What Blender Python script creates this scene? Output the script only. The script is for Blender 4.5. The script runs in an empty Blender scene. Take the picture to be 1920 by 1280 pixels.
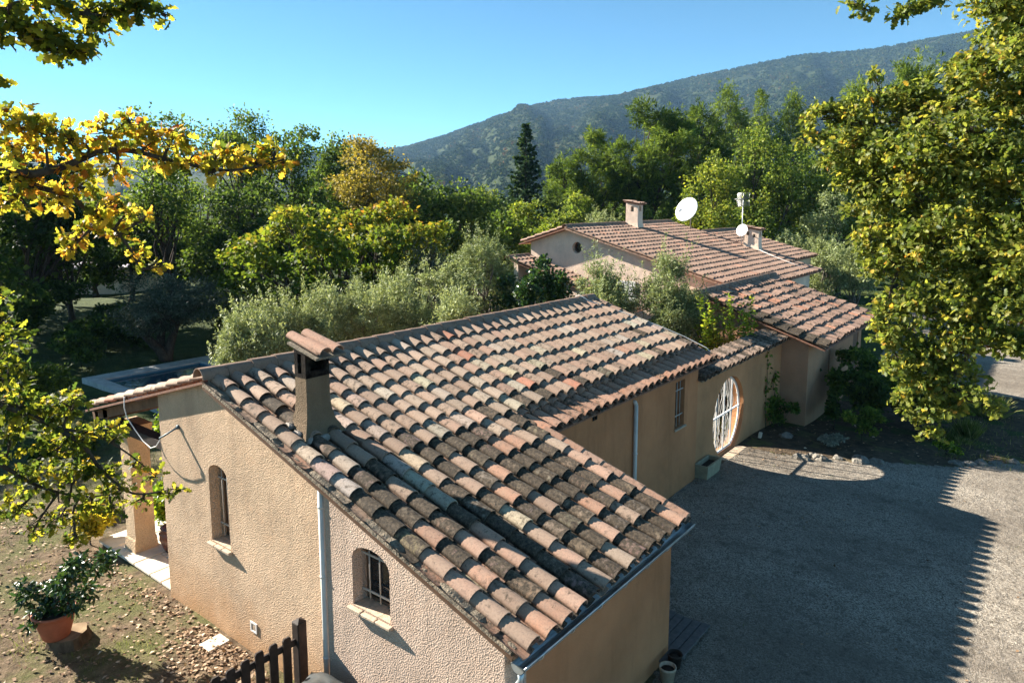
import bpy, math, random
import numpy as np
from mathutils import Vector, Matrix
from mathutils.geometry import tessellate_polygon

# ------------------------------------------------------------------ camera, sky, sun, exposure
SC = bpy.context.scene
COL = SC.collection
F_PX, CX, CY, HZ, HC = 1331.0, 960.0, 555.0, 378.0, 7.2
PITCH = math.atan((CY - HZ) / F_PX)
TH = math.radians(38.02527)
cam_d = bpy.data.cameras.new("camera")
cam = bpy.data.objects.new("camera", cam_d)
COL.objects.link(cam)
cam.location = (0, 0, HC)
cam.rotation_euler = (math.pi / 2 - PITCH, 0, TH - math.pi / 2)
cam_d.sensor_width = 36.0
cam_d.lens = F_PX / 1920 * 36.0
cam_d.shift_y = -(640 - CY) / 1920
cam_d.clip_start = 0.1
cam_d.clip_end = 30000
SC.camera = cam

SUN = Vector((-0.36, 1.92, 1.0)).normalized()          # towards the sun
SUN_EL = math.asin(SUN.z)
SUN_AZ = math.atan2(SUN.x, SUN.y)
world = bpy.data.worlds.new("World")
SC.world = world
world.use_nodes = True
wn, wl = world.node_tree.nodes, world.node_tree.links
wn.clear()
sky = wn.new("ShaderNodeTexSky")
sky.sky_type = 'NISHITA'
sky.sun_disc = False
sky.sun_elevation = SUN_EL
sky.sun_rotation = SUN_AZ
sky.altitude = 300
sky.air_density = 0.50
sky.dust_density = 0.0
sky.ozone_density = 2.2
bg = wn.new("ShaderNodeBackground")
bg.inputs['Strength'].default_value = 0.05
wo = wn.new("ShaderNodeOutputWorld")
tintn = wn.new("ShaderNodeMix"); tintn.data_type = 'RGBA'; tintn.blend_type = 'MULTIPLY'
tintn.inputs[0].default_value = 1.0; tintn.inputs[7].default_value = (.66, 1.09, 1.02, 1)
wl.new(sky.outputs[0], tintn.inputs[6])
wl.new(tintn.outputs[2], bg.inputs[0])
wl.new(bg.outputs[0], wo.inputs[0])
sun_d = bpy.data.lights.new("sun", 'SUN')
sun_d.energy = 5.0
sun_d.angle = math.radians(0.5)
sun_d.color = (1.0, 0.93, 0.82)
sun = bpy.data.objects.new("sun", sun_d)
COL.objects.link(sun)
sun.rotation_euler = SUN.to_track_quat('Z', 'Y').to_euler()
SC.view_settings.view_transform = 'Standard'
SC.view_settings.look = 'None'
SC.view_settings.gamma = 1.0
SC.view_settings.exposure = 2.1

rng = np.random.default_rng(7)
R_ = random.Random(11)
sin, cos, pi = math.sin, math.cos, math.pi


def at(u, v, D):
    """the point in view at photo column u, row v, D metres ahead (level distance)"""
    r, d = (u - CX) / F_PX, (v - CY) / F_PX
    fw = cos(PITCH) - d * sin(PITCH)
    up = -sin(PITCH) - d * cos(PITCH)
    k = D / fw
    a, b = fw * k, r * k
    return Vector((a * cos(TH) + b * sin(TH), a * sin(TH) - b * cos(TH), HC + up * k))


def smooth(a, b, x):
    t = np.clip((x - a) / (b - a), 0, 1)
    return t * t * (3 - 2 * t)


def terr(x, y):
    """height of the ground"""
    x = np.asarray(x, float); y = np.asarray(y, float)
    z = -0.75 * smooth(17, 27, y) * smooth(32, 24, x) - 0.35 * smooth(21, 26, x) * smooth(12, 6, y)
    z = z + 0.06 * np.sin(x * .6 + 1) * np.sin(y * .5) * smooth(9, 14, y)
    f = x * cos(TH) + y * sin(TH)
    return z - 3.0 * smooth(55, 90, f) - 12 * smooth(85, 260, f)


# ------------------------------------------------------------------ objects
def thing(name, label, cat, loc=(0, 0, 0), group=None):
    o = bpy.data.objects.new(name, None)
    COL.objects.link(o)
    o.location = loc
    o.empty_display_size = .3
    o['label'] = label
    o['category'] = cat
    if group: o['group'] = group
    return o


def tag(o, label, cat, group=None, kind=None):
    o['label'] = label
    o['category'] = cat
    if group: o['group'] = group
    if kind: o['kind'] = kind
    return o


def wpos(o):
    p = Vector((0, 0, 0))
    while o is not None:
        p += o.location
        o = o.parent
    return p


def link(name, me, mat, parent=None):
    if isinstance(mat, (list, tuple)):
        for m in mat: me.materials.append(m)
    elif mat: me.materials.append(mat)
    o = bpy.data.objects.new(name, me)
    COL.objects.link(o)
    if parent is not None:
        o.parent = parent
        o.location = -wpos(parent)       # meshes are written in world coordinates
    return o


def np_mesh(name, V, F, n, fattr=None, smooth_=False):
    """V (k,3) array, F flat index array of n-gons"""
    me = bpy.data.meshes.new(name)
    V = np.ascontiguousarray(V, dtype=np.float32)
    F = np.ascontiguousarray(F, dtype=np.int32).ravel()
    nf = len(F) // n
    me.vertices.add(len(V)); me.vertices.foreach_set("co", V.ravel())
    me.loops.add(len(F)); me.loops.foreach_set("vertex_index", F)
    me.polygons.add(nf); me.polygons.foreach_set("loop_start", np.arange(0, nf * n, n, dtype=np.int32))
    if smooth_: me.polygons.foreach_set("use_smooth", np.ones(nf, dtype=bool))
    me.update(calc_edges=True)
    if fattr is not None:
        a = me.attributes.new("tint", 'FLOAT', 'FACE')
        a.data.foreach_set("value", np.ascontiguousarray(fattr, dtype=np.float32))
    return me


class B:
    """collects shapes for ONE mesh"""
    def __init__(s):
        s.v, s.f, s.c, s.sm = [], [], [], []
        s.col, s.smf = (1, 1, 1, 0), False

    def add(s, vs, fs):
        k = len(s.v)
        s.v.extend([tuple(p) for p in vs])
        for f in fs:
            s.f.append(tuple(i + k for i in f)); s.c.append(s.col); s.sm.append(s.smf)

    def box(s, x0, x1, y0, y1, z0, z1, M=None, bev=0.0):
        if bev > 0:
            b = min(bev, (x1 - x0) * .4, (y1 - y0) * .4, (z1 - z0) * .4)
            rings = []
            for z, i in ((z0, b), (z0 + b, 0), (z1 - b, 0), (z1, b)):
                X0, X1, Y0, Y1 = x0 + i, x1 - i, y0 + i, y1 - i
                rings += [(X0 + b, Y0, z), (X1 - b, Y0, z), (X1, Y0 + b, z), (X1, Y1 - b, z), (X1 - b, Y1, z), (X0 + b, Y1, z), (X0, Y1 - b, z), (X0, Y0 + b, z)]
            fs = [tuple(range(7, -1, -1)), tuple(range(24, 32))]
            for r in range(3):
                for k in range(8):
                    fs.append((r * 8 + k, r * 8 + (k + 1) % 8, r * 8 + 8 + (k + 1) % 8, r * 8 + 8 + k))
            vs = rings
        else:
            vs = [(x0, y0, z0), (x1, y0, z0), (x1, y1, z0), (x0, y1, z0), (x0, y0, z1), (x1, y0, z1), (x1, y1, z1), (x0, y1, z1)]
            fs = [(0, 3, 2, 1), (4, 5, 6, 7), (0, 1, 5, 4), (1, 2, 6, 5), (2, 3, 7, 6), (3, 0, 4, 7)]
        if M is not None: vs = [M @ Vector(p) for p in vs]
        s.add(vs, fs)
        return s

    def tube(s, pts, rad, n=8, cap=True):
        pts = [Vector(p) for p in pts]
        if not isinstance(rad, (list, tuple)): rad = [rad] * len(pts)
        T = []
        for i in range(len(pts)):
            a, b = pts[max(i - 1, 0)], pts[min(i + 1, len(pts) - 1)]
            T.append((b - a).normalized() if (b - a).length > 1e-9 else Vector((0, 0, 1)))
        N = T[0].orthogonal().normalized()
        vs, fs = [], []
        for i, p in enumerate(pts):
            N = (N - T[i] * N.dot(T[i]))
            N = N.normalized() if N.length > 1e-6 else T[i].orthogonal().normalized()
            Bn = T[i].cross(N)
            for k in range(n):
                a = 2 * pi * k / n
                vs.append(p + (N * cos(a) + Bn * sin(a)) * rad[i])
        for i in range(len(pts) - 1):
            for k in range(n):
                fs.append((i * n + k, i * n + (k + 1) % n, (i + 1) * n + (k + 1) % n, (i + 1) * n + k))
        if cap:
            fs.append(tuple(range(n - 1, -1, -1)))
            fs.append(tuple((len(pts) - 1) * n + k for k in range(n)))
        o, s.smf = s.smf, True
        s.add(vs, fs)
        s.smf = o
        return s

    def lathe(s, prof, c, n=24, sx=1.0, sy=1.0):
        """prof: list of (r, z) about the upright axis at c"""
        vs, fs = [], []
        for r, z in prof:
            for k in range(n):
                a = 2 * pi * k / n
                vs.append((c[0] + r * cos(a) * sx, c[1] + r * sin(a) * sy, c[2] + z))
        for i in range(len(prof) - 1):
            for k in range(n):
                fs.append((i * n + k, i * n + (k + 1) % n, (i + 1) * n + (k + 1) % n, (i + 1) * n + k))
        fs.append(tuple(range(n - 1, -1, -1)))
        fs.append(tuple((len(prof) - 1) * n + k for k in range(n)))
        o, s.smf = s.smf, True
        s.add(vs, fs)
        s.smf = o
        return s

    def slab(s, poly, holes, o, u, v, n, th):
        """flat plate: outline and holes in (a,b), front face towards n, thickness th behind it"""
        o, u, v, n = Vector(o), Vector(u), Vector(v), Vector(n)
        loops = [poly] + list(holes)
        flat = [p for l in loops for p in l]
        tri = tessellate_polygon([[Vector((a, b, 0)) for a, b in l] for l in loops])
        fr = [o + u * a + v * b for a, b in flat]
        bk = [p - n * th for p in fr]
        k = len(fr)
        fs = []
        flip = u.cross(v).dot(n) < 0
        for t in tri:
            a, b, c = t
            A, Bp, Cc = flat[a], flat[b], flat[c]
            ar = (Bp[0] - A[0]) * (Cc[1] - A[1]) - (Bp[1] - A[1]) * (Cc[0] - A[0])
            if abs(ar) < 1e-12: continue
            if (ar < 0) != flip: t = (a, c, b)
            fs.append(tuple(t))
            fs.append(tuple(i + k for i in reversed(t)))
        st = 0
        for l in loops:
            m = len(l)
            for i in range(m):
                a, b = st + i, st + (i + 1) % m
                fs.append((a, b, b + k, a + k))
            st += m
        s.add(fr + bk, fs)
        return s

    def build(s, name, mat, parent=None, colors=False, fix=True):
        me = bpy.data.meshes.new(name)
        me.from_pydata(s.v, [], s.f)
        if any(s.sm): me.polygons.foreach_set("use_smooth", s.sm)
        if colors:
            a = me.attributes.new("tile_col", 'FLOAT_COLOR', 'FACE')
            a.data.foreach_set("color", np.array(s.c, dtype=np.float32).ravel())
        me.update()
        if fix:
            import bmesh
            bm = bmesh.new(); bm.from_mesh(me)
            bmesh.ops.recalc_face_normals(bm, faces=bm.faces)
            bm.to_mesh(me); bm.free()
        return link(name, me, mat, parent)


# ------------------------------------------------------------------ materials
class Mat:
    def __init__(s, name, rough=.8, spec=.3):
        s.m = bpy.data.materials.new(name); s.m.use_nodes = True
        s.nt = s.m.node_tree; s.N = s.nt.nodes; s.L = s.nt.links
        s.p = s.N['Principled BSDF']
        s.p.inputs['Roughness'].default_value = rough
        s.p.inputs['Specular IOR Level'].default_value = spec
        s.out = s.N['Material Output']
        s.tc = s.N.new('ShaderNodeTexCoord')

    def set(s, sock, val):
        if hasattr(val, 'is_output') or isinstance(val, bpy.types.NodeSocket): s.L.new(val, sock)
        elif isinstance(val, (tuple, list)) and len(val) == 3 and sock.type == 'RGBA': sock.default_value = (*val, 1)
        else: sock.default_value = val

    def noise(s, scale, detail=4, rough=.55, vec=None, dist=0.0):
        n = s.N.new('ShaderNodeTexNoise')
        n.inputs['Scale'].default_value = scale; n.inputs['Detail'].default_value = detail
        n.inputs['Roughness'].default_value = rough; n.inputs['Distortion'].default_value = dist
        s.L.new(vec if vec is not None else s.tc.outputs['Object'], n.inputs['Vector'])
        return n.outputs['Fac']

    def voro(s, scale, feature='F1', out='Distance', vec=None, rnd=1.0):
        n = s.N.new('ShaderNodeTexVoronoi'); n.feature = feature
        n.inputs['Scale'].default_value = scale; n.inputs['Randomness'].default_value = rnd
        s.L.new(vec if vec is not None else s.tc.outputs['Object'], n.inputs['Vector'])
        return n.outputs[out]

    def ramp(s, fac, stops, interp='LINEAR'):
        n = s.N.new('ShaderNodeValToRGB'); e = n.color_ramp.elements
        n.color_ramp.interpolation = interp
        while len(e) < len(stops): e.new(.5)
        for el, (p, c) in zip(e, stops):
            el.position = p
            el.color = (*c, 1) if isinstance(c, (tuple, list)) else (c, c, c, 1)
        s.L.new(fac, n.inputs[0])
        return n.outputs[0]

    def mix(s, fac, a, b, mode='MIX'):
        n = s.N.new('ShaderNodeMix'); n.data_type = 'RGBA'; n.blend_type = mode
        s.set(n.inputs[0], fac); s.set(n.inputs[6], a); s.set(n.inputs[7], b)
        return n.outputs[2]

    def math(s, op, a, b=0.0, clamp=False):
        n = s.N.new('ShaderNodeMath'); n.operation = op; n.use_clamp = clamp
        s.set(n.inputs[0], a); s.set(n.inputs[1], b)
        return n.outputs[0]

    def attr(s, name, out='Fac'):
        n = s.N.new('ShaderNodeAttribute'); n.attribute_type = 'GEOMETRY'; n.attribute_name = name
        return n.outputs[out]

    def island(s):
        return s.N.new('ShaderNodeNewGeometry').outputs['Random Per Island']

    def sep(s, vec):
        n = s.N.new('ShaderNodeSeparateXYZ'); s.L.new(vec, n.inputs[0]); return n.outputs

    def stretch(s, sc, src='Object'):
        n = s.N.new('ShaderNodeMapping'); n.inputs['Scale'].default_value = sc
        s.L.new(s.tc.outputs[src], n.inputs[0]); return n.outputs[0]

    def bump(s, h, dist=.01, strength=1.0):
        n = s.N.new('ShaderNodeBump'); n.inputs['Distance'].default_value = dist; n.inputs['Strength'].default_value = strength
        s.L.new(h, n.inputs['Height'])
        if s.p.inputs['Normal'].is_linked: s.L.new(s.p.inputs['Normal'].links[0].from_socket, n.inputs['Normal'])
        s.L.new(n.outputs[0], s.p.inputs['Normal'])

    def base(s, c): s.set(s.p.inputs['Base Color'], c); return s


def m_plain(name, c, rough=.6, var=.25, scale=6, spec=.3, metal=0, bump=0, bscale=60):
    m = Mat(name, rough, spec)
    m.p.inputs['Metallic'].default_value = metal
    n = m.noise(scale, 5)
    m.base(m.mix(m.ramp(n, [(.3, 0.0), (.7, 1.0)]), tuple(x * (1 - var) for x in c), tuple(min(1, x * (1 + var * .6)) for x in c)))
    if bump: m.bump(m.noise(bscale, 3), bump, 1)
    return m.m


def m_stucco(name, c, rough_scale=55, bdist=.012, stain=None, dark=(.2, .15, .11), streak=.35, grain=.45):
    m = Mat(name, .92, .1)
    big = m.noise(.9, 5, .6)
    fine = m.noise(rough_scale, 4, .6)
    col = m.mix(m.ramp(big, [(.32, 0.0), (.68, 1.0)]), tuple(x * .76 for x in c), tuple(x * 1.12 for x in c))
    col = m.mix(m.ramp(m.noise(3.5, 6, .65), [(.5, 0.0), (.75, .45)]), col, tuple(x * y for x, y in zip(c, (1.08, .95, .86))))
    if streak:                                            # run-off dirt, long upright marks
        st = m.ramp(m.noise(1.0, 4, .6, m.stretch((2.6, 2.6, .45))), [(.52, 0.0), (.8, 1.0)])
        col = m.mix(m.math('MULTIPLY', st, streak), col, dark)
    if stain:                                             # rising damp at the foot of the wall
        z = m.sep(m.tc.outputs['Object'])[2]
        zz = m.math('ADD', m.math('MULTIPLY', z, 1.0 / stain[1]), m.math('MULTIPLY', m.noise(1.3, 5, .6), .9))
        f = m.ramp(zz, [(.45, 1.0), (1.25 if False else 1.0, 0.0)])
        col = m.mix(m.math('MULTIPLY', f, .75), col, stain[0])
    col = m.mix(m.ramp(m.noise(rough_scale * 1.4, 3, .65), [(.36, grain), (.58, 0.0)]), col, tuple(x * .5 for x in c))
    m.base(col)
    gr = m.voro(rough_scale)
    h = m.math('ADD', m.math('MULTIPLY', gr, 1.1), m.math('MULTIPLY', m.noise(rough_scale * 2.6, 3, .6), .6))
    m.bump(h, bdist, 1)
    m.bump(m.noise(5, 4, .6), .03, .5)
    return m.m


def m_tile(name, mossy=1.0):
    m = Mat(name, .85, .18)
    col = m.attr('tile_col', 'Color')
    moss = m.attr('tile_col', 'Alpha')
    n1 = m.noise(7, 6, .65)
    n2 = m.noise(38, 4, .65)
    isl = m.island()
    col = m.mix(m.ramp(n1, [(.35, 0.0), (.7, .45)]), col, (.36, .27, .20), 'MIX')
    col = m.mix(m.ramp(n2, [(.30, .5), (.55, 0.0)]), col, (.16, .11, .085))
    # lichen and soot: amount from the tile, shape from noise
    f = m.math('ADD', m.math('MULTIPLY', moss, .62), m.math('MULTIPLY', m.math('SUBTRACT', m.noise(11, 6, .7), .5), 1.5))
    f = m.ramp(f, [(.18, 0.0), (.42, 1.0)])
    mc = m.ramp(m.noise(24, 5, .7), [(.35, (.030, .025, .020)), (.52, (.082, .062, .043)), (.66, (.135, .103, .073)), (.78, (.23, .185, .138))])
    col = m.mix(m.math('MULTIPLY', f, mossy), col, mc)
    hs = m.N.new('ShaderNodeHueSaturation')
    hs.inputs['Saturation'].default_value = 1.0
    m.L.new(m.math('ADD', m.math('MULTIPLY', isl, .25), .88), hs.inputs['Value'])
    m.L.new(col, hs.inputs['Color'])
    m.base(hs.outputs[0])
    m.bump(m.math('ADD', n2, m.math('MULTIPLY', m.noise(120, 3), .5)), .002, 1)
    return m.m


def m_leaf(name, stops, trans=.42, rough=.6, spec=.12, tr_gain=1.5):
    m = Mat(name, rough, spec)
    t = m.attr('tint')
    c = m.ramp(t, stops)
    hs = m.N.new('ShaderNodeHueSaturation')
    m.L.new(m.math('ADD', m.math('MULTIPLY', m.island(), .7), .65), hs.inputs['Value'])
    m.L.new(c, hs.inputs['Color'])
    m.base(hs.outputs[0])
    tr = m.N.new('ShaderNodeBsdfTranslucent')
    m.L.new(m.mix(1.0, hs.outputs[0], (tr_gain, tr_gain * .97, tr_gain * .6), 'MULTIPLY'), tr.inputs[0])
    mx = m.N.new('ShaderNodeMixShader'); mx.inputs[0].default_value = trans
    m.L.new(m.p.outputs[0], mx.inputs[1]); m.L.new(tr.outputs[0], mx.inputs[2])
    m.L.new(mx.outputs[0], m.out.inputs['Surface'])
    return m.m


def m_bark(name, a, b, sc=9):
    m = Mat(name, .95, .1)
    n = m.noise(sc, 6, .7, m.stretch((1, 1, .35)))
    m.base(m.ramp(n, [(.3, a), (.7, b)]))
    m.bump(n, .03, 1)
    return m.m


M = {}
M['wall'] = m_stucco('stucco_ochre', (.64, .455, .305), 46, .009, stain=((.46, .23, .085), 1.6), streak=.5, grain=.6)
M['wall_rough'] = m_stucco('stucco_rough_pink', (.61, .455, .35), 46, .0115, streak=.35, grain=.7)
M['wall_smooth'] = m_stucco('stucco_smooth_ochre', (.53, .235, .11), 60, .003, streak=.55, dark=(.24, .10, .045))
M['wall_gate'] = m_stucco('stucco_courtyard', (.54, .275, .135), 60, .003, streak=.3, dark=(.27, .14, .07))
M['wall_far'] = m_stucco('stucco_cream', (.86, .66, .51), 50, .003, streak=.3, dark=(.42, .29, .2))
M['wall_side'] = m_stucco('stucco_side', (.52, .285, .17), 60, .003, streak=.3, dark=(.27, .16, .1))
M['chimney'] = m_stucco('stucco_chimney', (.23, .165, .105), 50, .012, streak=.75, dark=(.06, .045, .032))
M['tile'] = m_tile('clay_tile')
M['tile_under'] = m_plain('clay_underside', (.26, .13, .085), .9, .4, 12)
M['mortar'] = m_plain('old_mortar', (.22, .18, .13), .95, .5, 20, bump=.02, bscale=40)
M['cement'] = m_plain('cement_flashing', (.34, .30, .26), .9, .4, 16, bump=.01, bscale=50)
M['zinc'] = m_plain('zinc_gutter', (.52, .55, .55), .38, .25, 4, .5, .7)
M['pipe'] = m_plain('pale_downpipe', (.60, .57, .52), .5, .15, 3)
M['stone'] = m_plain('pale_sill_stone', (.50, .38, .27), .85, .3, 14, bump=.006)
M['flag'] = m_plain('pale_flagstone', (.66, .58, .46), .8, .2, 5, bump=.004)
M['wood_dark'] = m_plain('dark_wood', (.035, .022, .016), .7, .5, 9)
M['wood_beam'] = m_plain('beam_wood', (.16, .085, .045), .75, .45, 8)
M['post'] = m_stucco('post_render', (.60, .43, .27), 30, .01, streak=.25)
M['white'] = m_plain('white_paint', (.78, .76, .72), .5, .1, 6)
M['bar'] = m_plain('grey_iron_bar', (.42, .38, .33), .5, .2, 8)
M['frame'] = m_plain('brown_window_frame', (.13, .075, .045), .6, .25, 6)
M['dish'] = m_plain('white_dish', (.86, .86, .85), .4, .04, 3)
M['metal'] = m_plain('aluminium', (.62, .62, .61), .4, .1, 6, .5, .6)
M['terracotta'] = m_plain('terracotta_pot', (.40, .115, .055), .7, .25, 5)
M['jar'] = m_plain('brown_glaze', (.11, .035, .02), .35, .3, 5, .5)
M['trough'] = m_plain('stone_trough', (.34, .30, .20), .85, .25, 8, bump=.006)
M['plastic'] = m_plain('grey_tarpaulin', (.06, .065, .065), .35, .4, 4, .5)
M['deck'] = m_plain('grey_deck_wood', (.12, .11, .105), .8, .35, 9)
M['rock'] = m_plain('limestone_rock', (.20, .18, .15), .9, .4, 9, bump=.03, bscale=12)
M['coping'] = m_plain('pool_coping', (.46, .44, .41), .8, .25, 3, bump=.004)
M['bark'] = m_bark('bark_dark', (.025, .019, .014), (.10, .078, .06))
M['bark_grey'] = m_bark('bark_grey', (.07, .06, .05), (.22, .19, .16), 7)
M['soil_pot'] = m_plain('potting_soil', (.04, .028, .02), .95, .4, 20)
M['glass'] = m_plain('dark_pane', (.02, .022, .024), .08, .1, 3, .5)
M['soot'] = m_plain('black_soot', (.008, .007, .006), .95, .3, 8)
M['brown_shut'] = m_plain('brown_shutter', (.15, .075, .045), .7, .25, 5)
M['seep'] = m_plain('far_roof', (.40, .36, .38), .7, .2, 3)

OAK = [(0.0, (.030, .055, .012)), (.28, (.070, .095, .016)), (.5, (.19, .195, .022)), (.72, (.42, .31, .045)), (.88, (.40, .19, .028)), (1.0, (.24, .075, .02))]
M['leaf_oak'] = m_leaf('oak_leaf', OAK, .58, .55, .18, 2.0)
M['leaf_oakr'] = m_leaf('oak_leaf_green', [(0.0, (.040, .065, .014)), (.35, (.115, .150, .028)), (.65, (.235, .240, .045)), (.85, (.36, .28, .045)), (1.0, (.34, .16, .03))], .48, .5, .22, 1.8)
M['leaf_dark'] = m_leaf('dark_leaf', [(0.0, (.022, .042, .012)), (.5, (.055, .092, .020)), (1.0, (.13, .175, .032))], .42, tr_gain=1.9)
M['leaf_mid'] = m_leaf('mid_leaf', [(0.0, (.040, .070, .014)), (.5, (.10, .155, .025)), (1.0, (.21, .24, .040))], .42, tr_gain=1.6)
M['leaf_bright'] = m_leaf('bright_leaf', [(0.0, (.050, .085, .014)), (.5, (.14, .19, .025)), (1.0, (.32, .32, .045))], .42)
M['leaf_autumn'] = m_leaf('autumn_leaf', [(0.0, (.07, .12, .018)), (.45, (.15, .185, .022)), (.7, (.34, .29, .035)), (.88, (.44, .22, .03)), (1.0, (.36, .11, .02))], .42)
M['leaf_gold'] = m_leaf('gold_leaf', [(0.0, (.05, .06, .015)), (.5, (.17, .15, .03)), (1.0, (.37, .28, .05))], .35)
M['leaf_olive'] = m_leaf('olive_leaf', [(0.0, (.085, .115, .045)), (.5, (.21, .25, .105)), (1.0, (.40, .44, .23))], .3, .55, .2, 1.3)
M['leaf_olive_dark'] = m_leaf('olive_leaf_grey', [(0.0, (.036, .048, .030)), (.5, (.085, .10, .065)), (1.0, (.18, .20, .14))], .2, .6, .15, 1.2)
M['leaf_pine'] = m_leaf('pine_needles', [(0.0, (.018, .036, .010)), (.5, (.085, .135, .022)), (1.0, (.24, .30, .045))], .35, .65, .08)
M['leaf_fir'] = m_leaf('fir_needles', [(0.0, (.014, .032, .014)), (.5, (.040, .075, .026)), (1.0, (.10, .145, .048))], .2, .65, .08)
M['leaf_gloss'] = m_leaf('glossy_leaf', [(0.0, (.012, .036, .012)), (.6, (.040, .085, .020)), (1.0, (.12, .18, .04))], .25, .30, .45)
M['leaf_lime'] = m_leaf('lime_leaf', [(0.0, (.05, .10, .012)), (.5, (.20, .28, .02)), (1.0, (.46, .42, .06))], .5, .4, .4, 1.7)
M['leaf_yellow'] = m_leaf('yellow_leaf', [(0.0, (.16, .16, .02)), (.5, (.40, .34, .03)), (1.0, (.60, .46, .05))], .5)
M['leaf_grey'] = m_leaf('silver_leaf', [(0.0, (.12, .13, .10)), (1.0, (.32, .33, .27))], .2)
M['grass'] = m_leaf('grass_blade', [(0.0, (.06, .09, .02)), (.6, (.16, .19, .05)), (1.0, (.40, .34, .16))], .4)
M['lawn'] = m_leaf('lawn_blade', [(0.0, (.018, .032, .010)), (1.0, (.075, .095, .025))], .3)
M['dryleaf'] = m_leaf('fallen_leaf', [(0.0, (.10, .055, .03)), (.5, (.30, .19, .11)), (1.0, (.55, .42, .30))], .1, .7)

# ------------------------------------------------------------------ foliage
def unit(a):
    return a / np.maximum(np.linalg.norm(a, axis=-1, keepdims=True), 1e-9)


def leaf_shape(kind):
    """mid-rib and edge points (along, across, lift) of one leaf of length 1"""
    if kind == 'oak':
        t = [0, .12, .28, .42, .58, .72, .88, 1.0]
        w = [.02, .12, .31, .14, .38, .17, .25, .03]
    elif kind == 'laurel':
        t = [0, .3, .65, 1.0]; w = [.03, .20, .18, .02]
    elif kind == 'blade':
        t = [0, .5, 1.0]; w = [.035, .03, .004]
    elif kind == 'needle':
        return np.array([(0, 0, 0), (.55, -.10, .0), (1, 0, 0), (.55, .10, .0)], float), np.array([[0, 1, 2, 3]])
    elif kind == 'olive':
        return np.array([(0, 0, 0), (.5, -.15, .02), (1, 0, 0), (.5, .15, .02)], float), np.array([[0, 1, 2, 3]])
    else:  # 'leaf'
        return np.array([(0, 0, 0), (.45, -.36, .07), (1, 0, -.05), (.45, .36, .07)], float), np.array([[0, 1, 2, 3]])
    V, F = [], []
    for i, (a, b) in enumerate(zip(t, w)):
        lift = -.18 * a * a
        V += [(a, 0, lift), (a - .03, -b, lift + b * .28), (a - .03, b, lift + b * .28)]
    for i in range(len(t) - 1):
        o, p = 3 * i, 3 * i + 3
        F += [(o, o + 1, p + 1, p), (o + 2, o, p, p + 2)]
    return np.array(V, float), np.array(F)


def leaf_mesh(name, P, A, N, size, tint, kind):
    """P leaf bases, A axis directions, N normals, size lengths, tint per leaf"""
    SV, SF = leaf_shape(kind)
    A = unit(A); S = unit(np.cross(N, A)); Nn = np.cross(A, S)
    k, nv = len(P), len(SV)
    V = (P[:, None, :] + size[:, None, None] * (SV[None, :, 0:1] * A[:, None, :] + SV[None, :, 1:2] * S[:, None, :] + SV[None, :, 2:3] * Nn[:, None, :]))
    F = SF[None] + (np.arange(k) * nv)[:, None, None]
    return np_mesh(name, V.reshape(-1, 3), F, 4, np.repeat(tint, len(SF)))


def clump_points(lobes, n, r, sub=14, shell=.75, sr=.34):
    """leaf positions gathered in clumps near the skin of each lobe; lobes: (centre, (rx,ry,rz))"""
    C = np.array([list(c) for c, _ in lobes], float)
    Rr = np.array([list(x) if hasattr(x, '__len__') else [x] * 3 for _, x in lobes], float)
    w = np.prod(Rr, axis=1) ** (2 / 3); w /= w.sum()
    subs = []
    for i in range(len(C)):
        d = unit(r.normal(size=(sub, 3)))
        d[:, 2] = np.where(d[:, 2] < -.55, -d[:, 2], d[:, 2])
        q = C[i] + d * Rr[i] * (shell + r.uniform(-.25, .18, (sub, 1)))
        q = np.vstack([q, C[i][None] + r.normal(size=(max(1, sub // 6), 3)) * Rr[i] * .25])
        subs.append((q, Rr[i] * sr))
    P, out, tl = [], [], []
    for i in range(len(C)):
        ni = int(n * w[i])
        q, rr = subs[i]
        id_ = r.integers(0, len(q), ni)
        cr = r.uniform(.6, 1.25, len(q))
        off = r.normal(size=(ni, 3)) * .52
        off[:, 2] *= .7
        p = q[id_] + off * rr * cr[id_][:, None]
        P.append(p)
        out.append(unit(p - C[i]) * .8 + unit(off))
        tl.append(r.uniform(-1, 1, len(q))[id_])
    return np.vstack(P), np.vstack(out), np.concatenate(tl), subs


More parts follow.
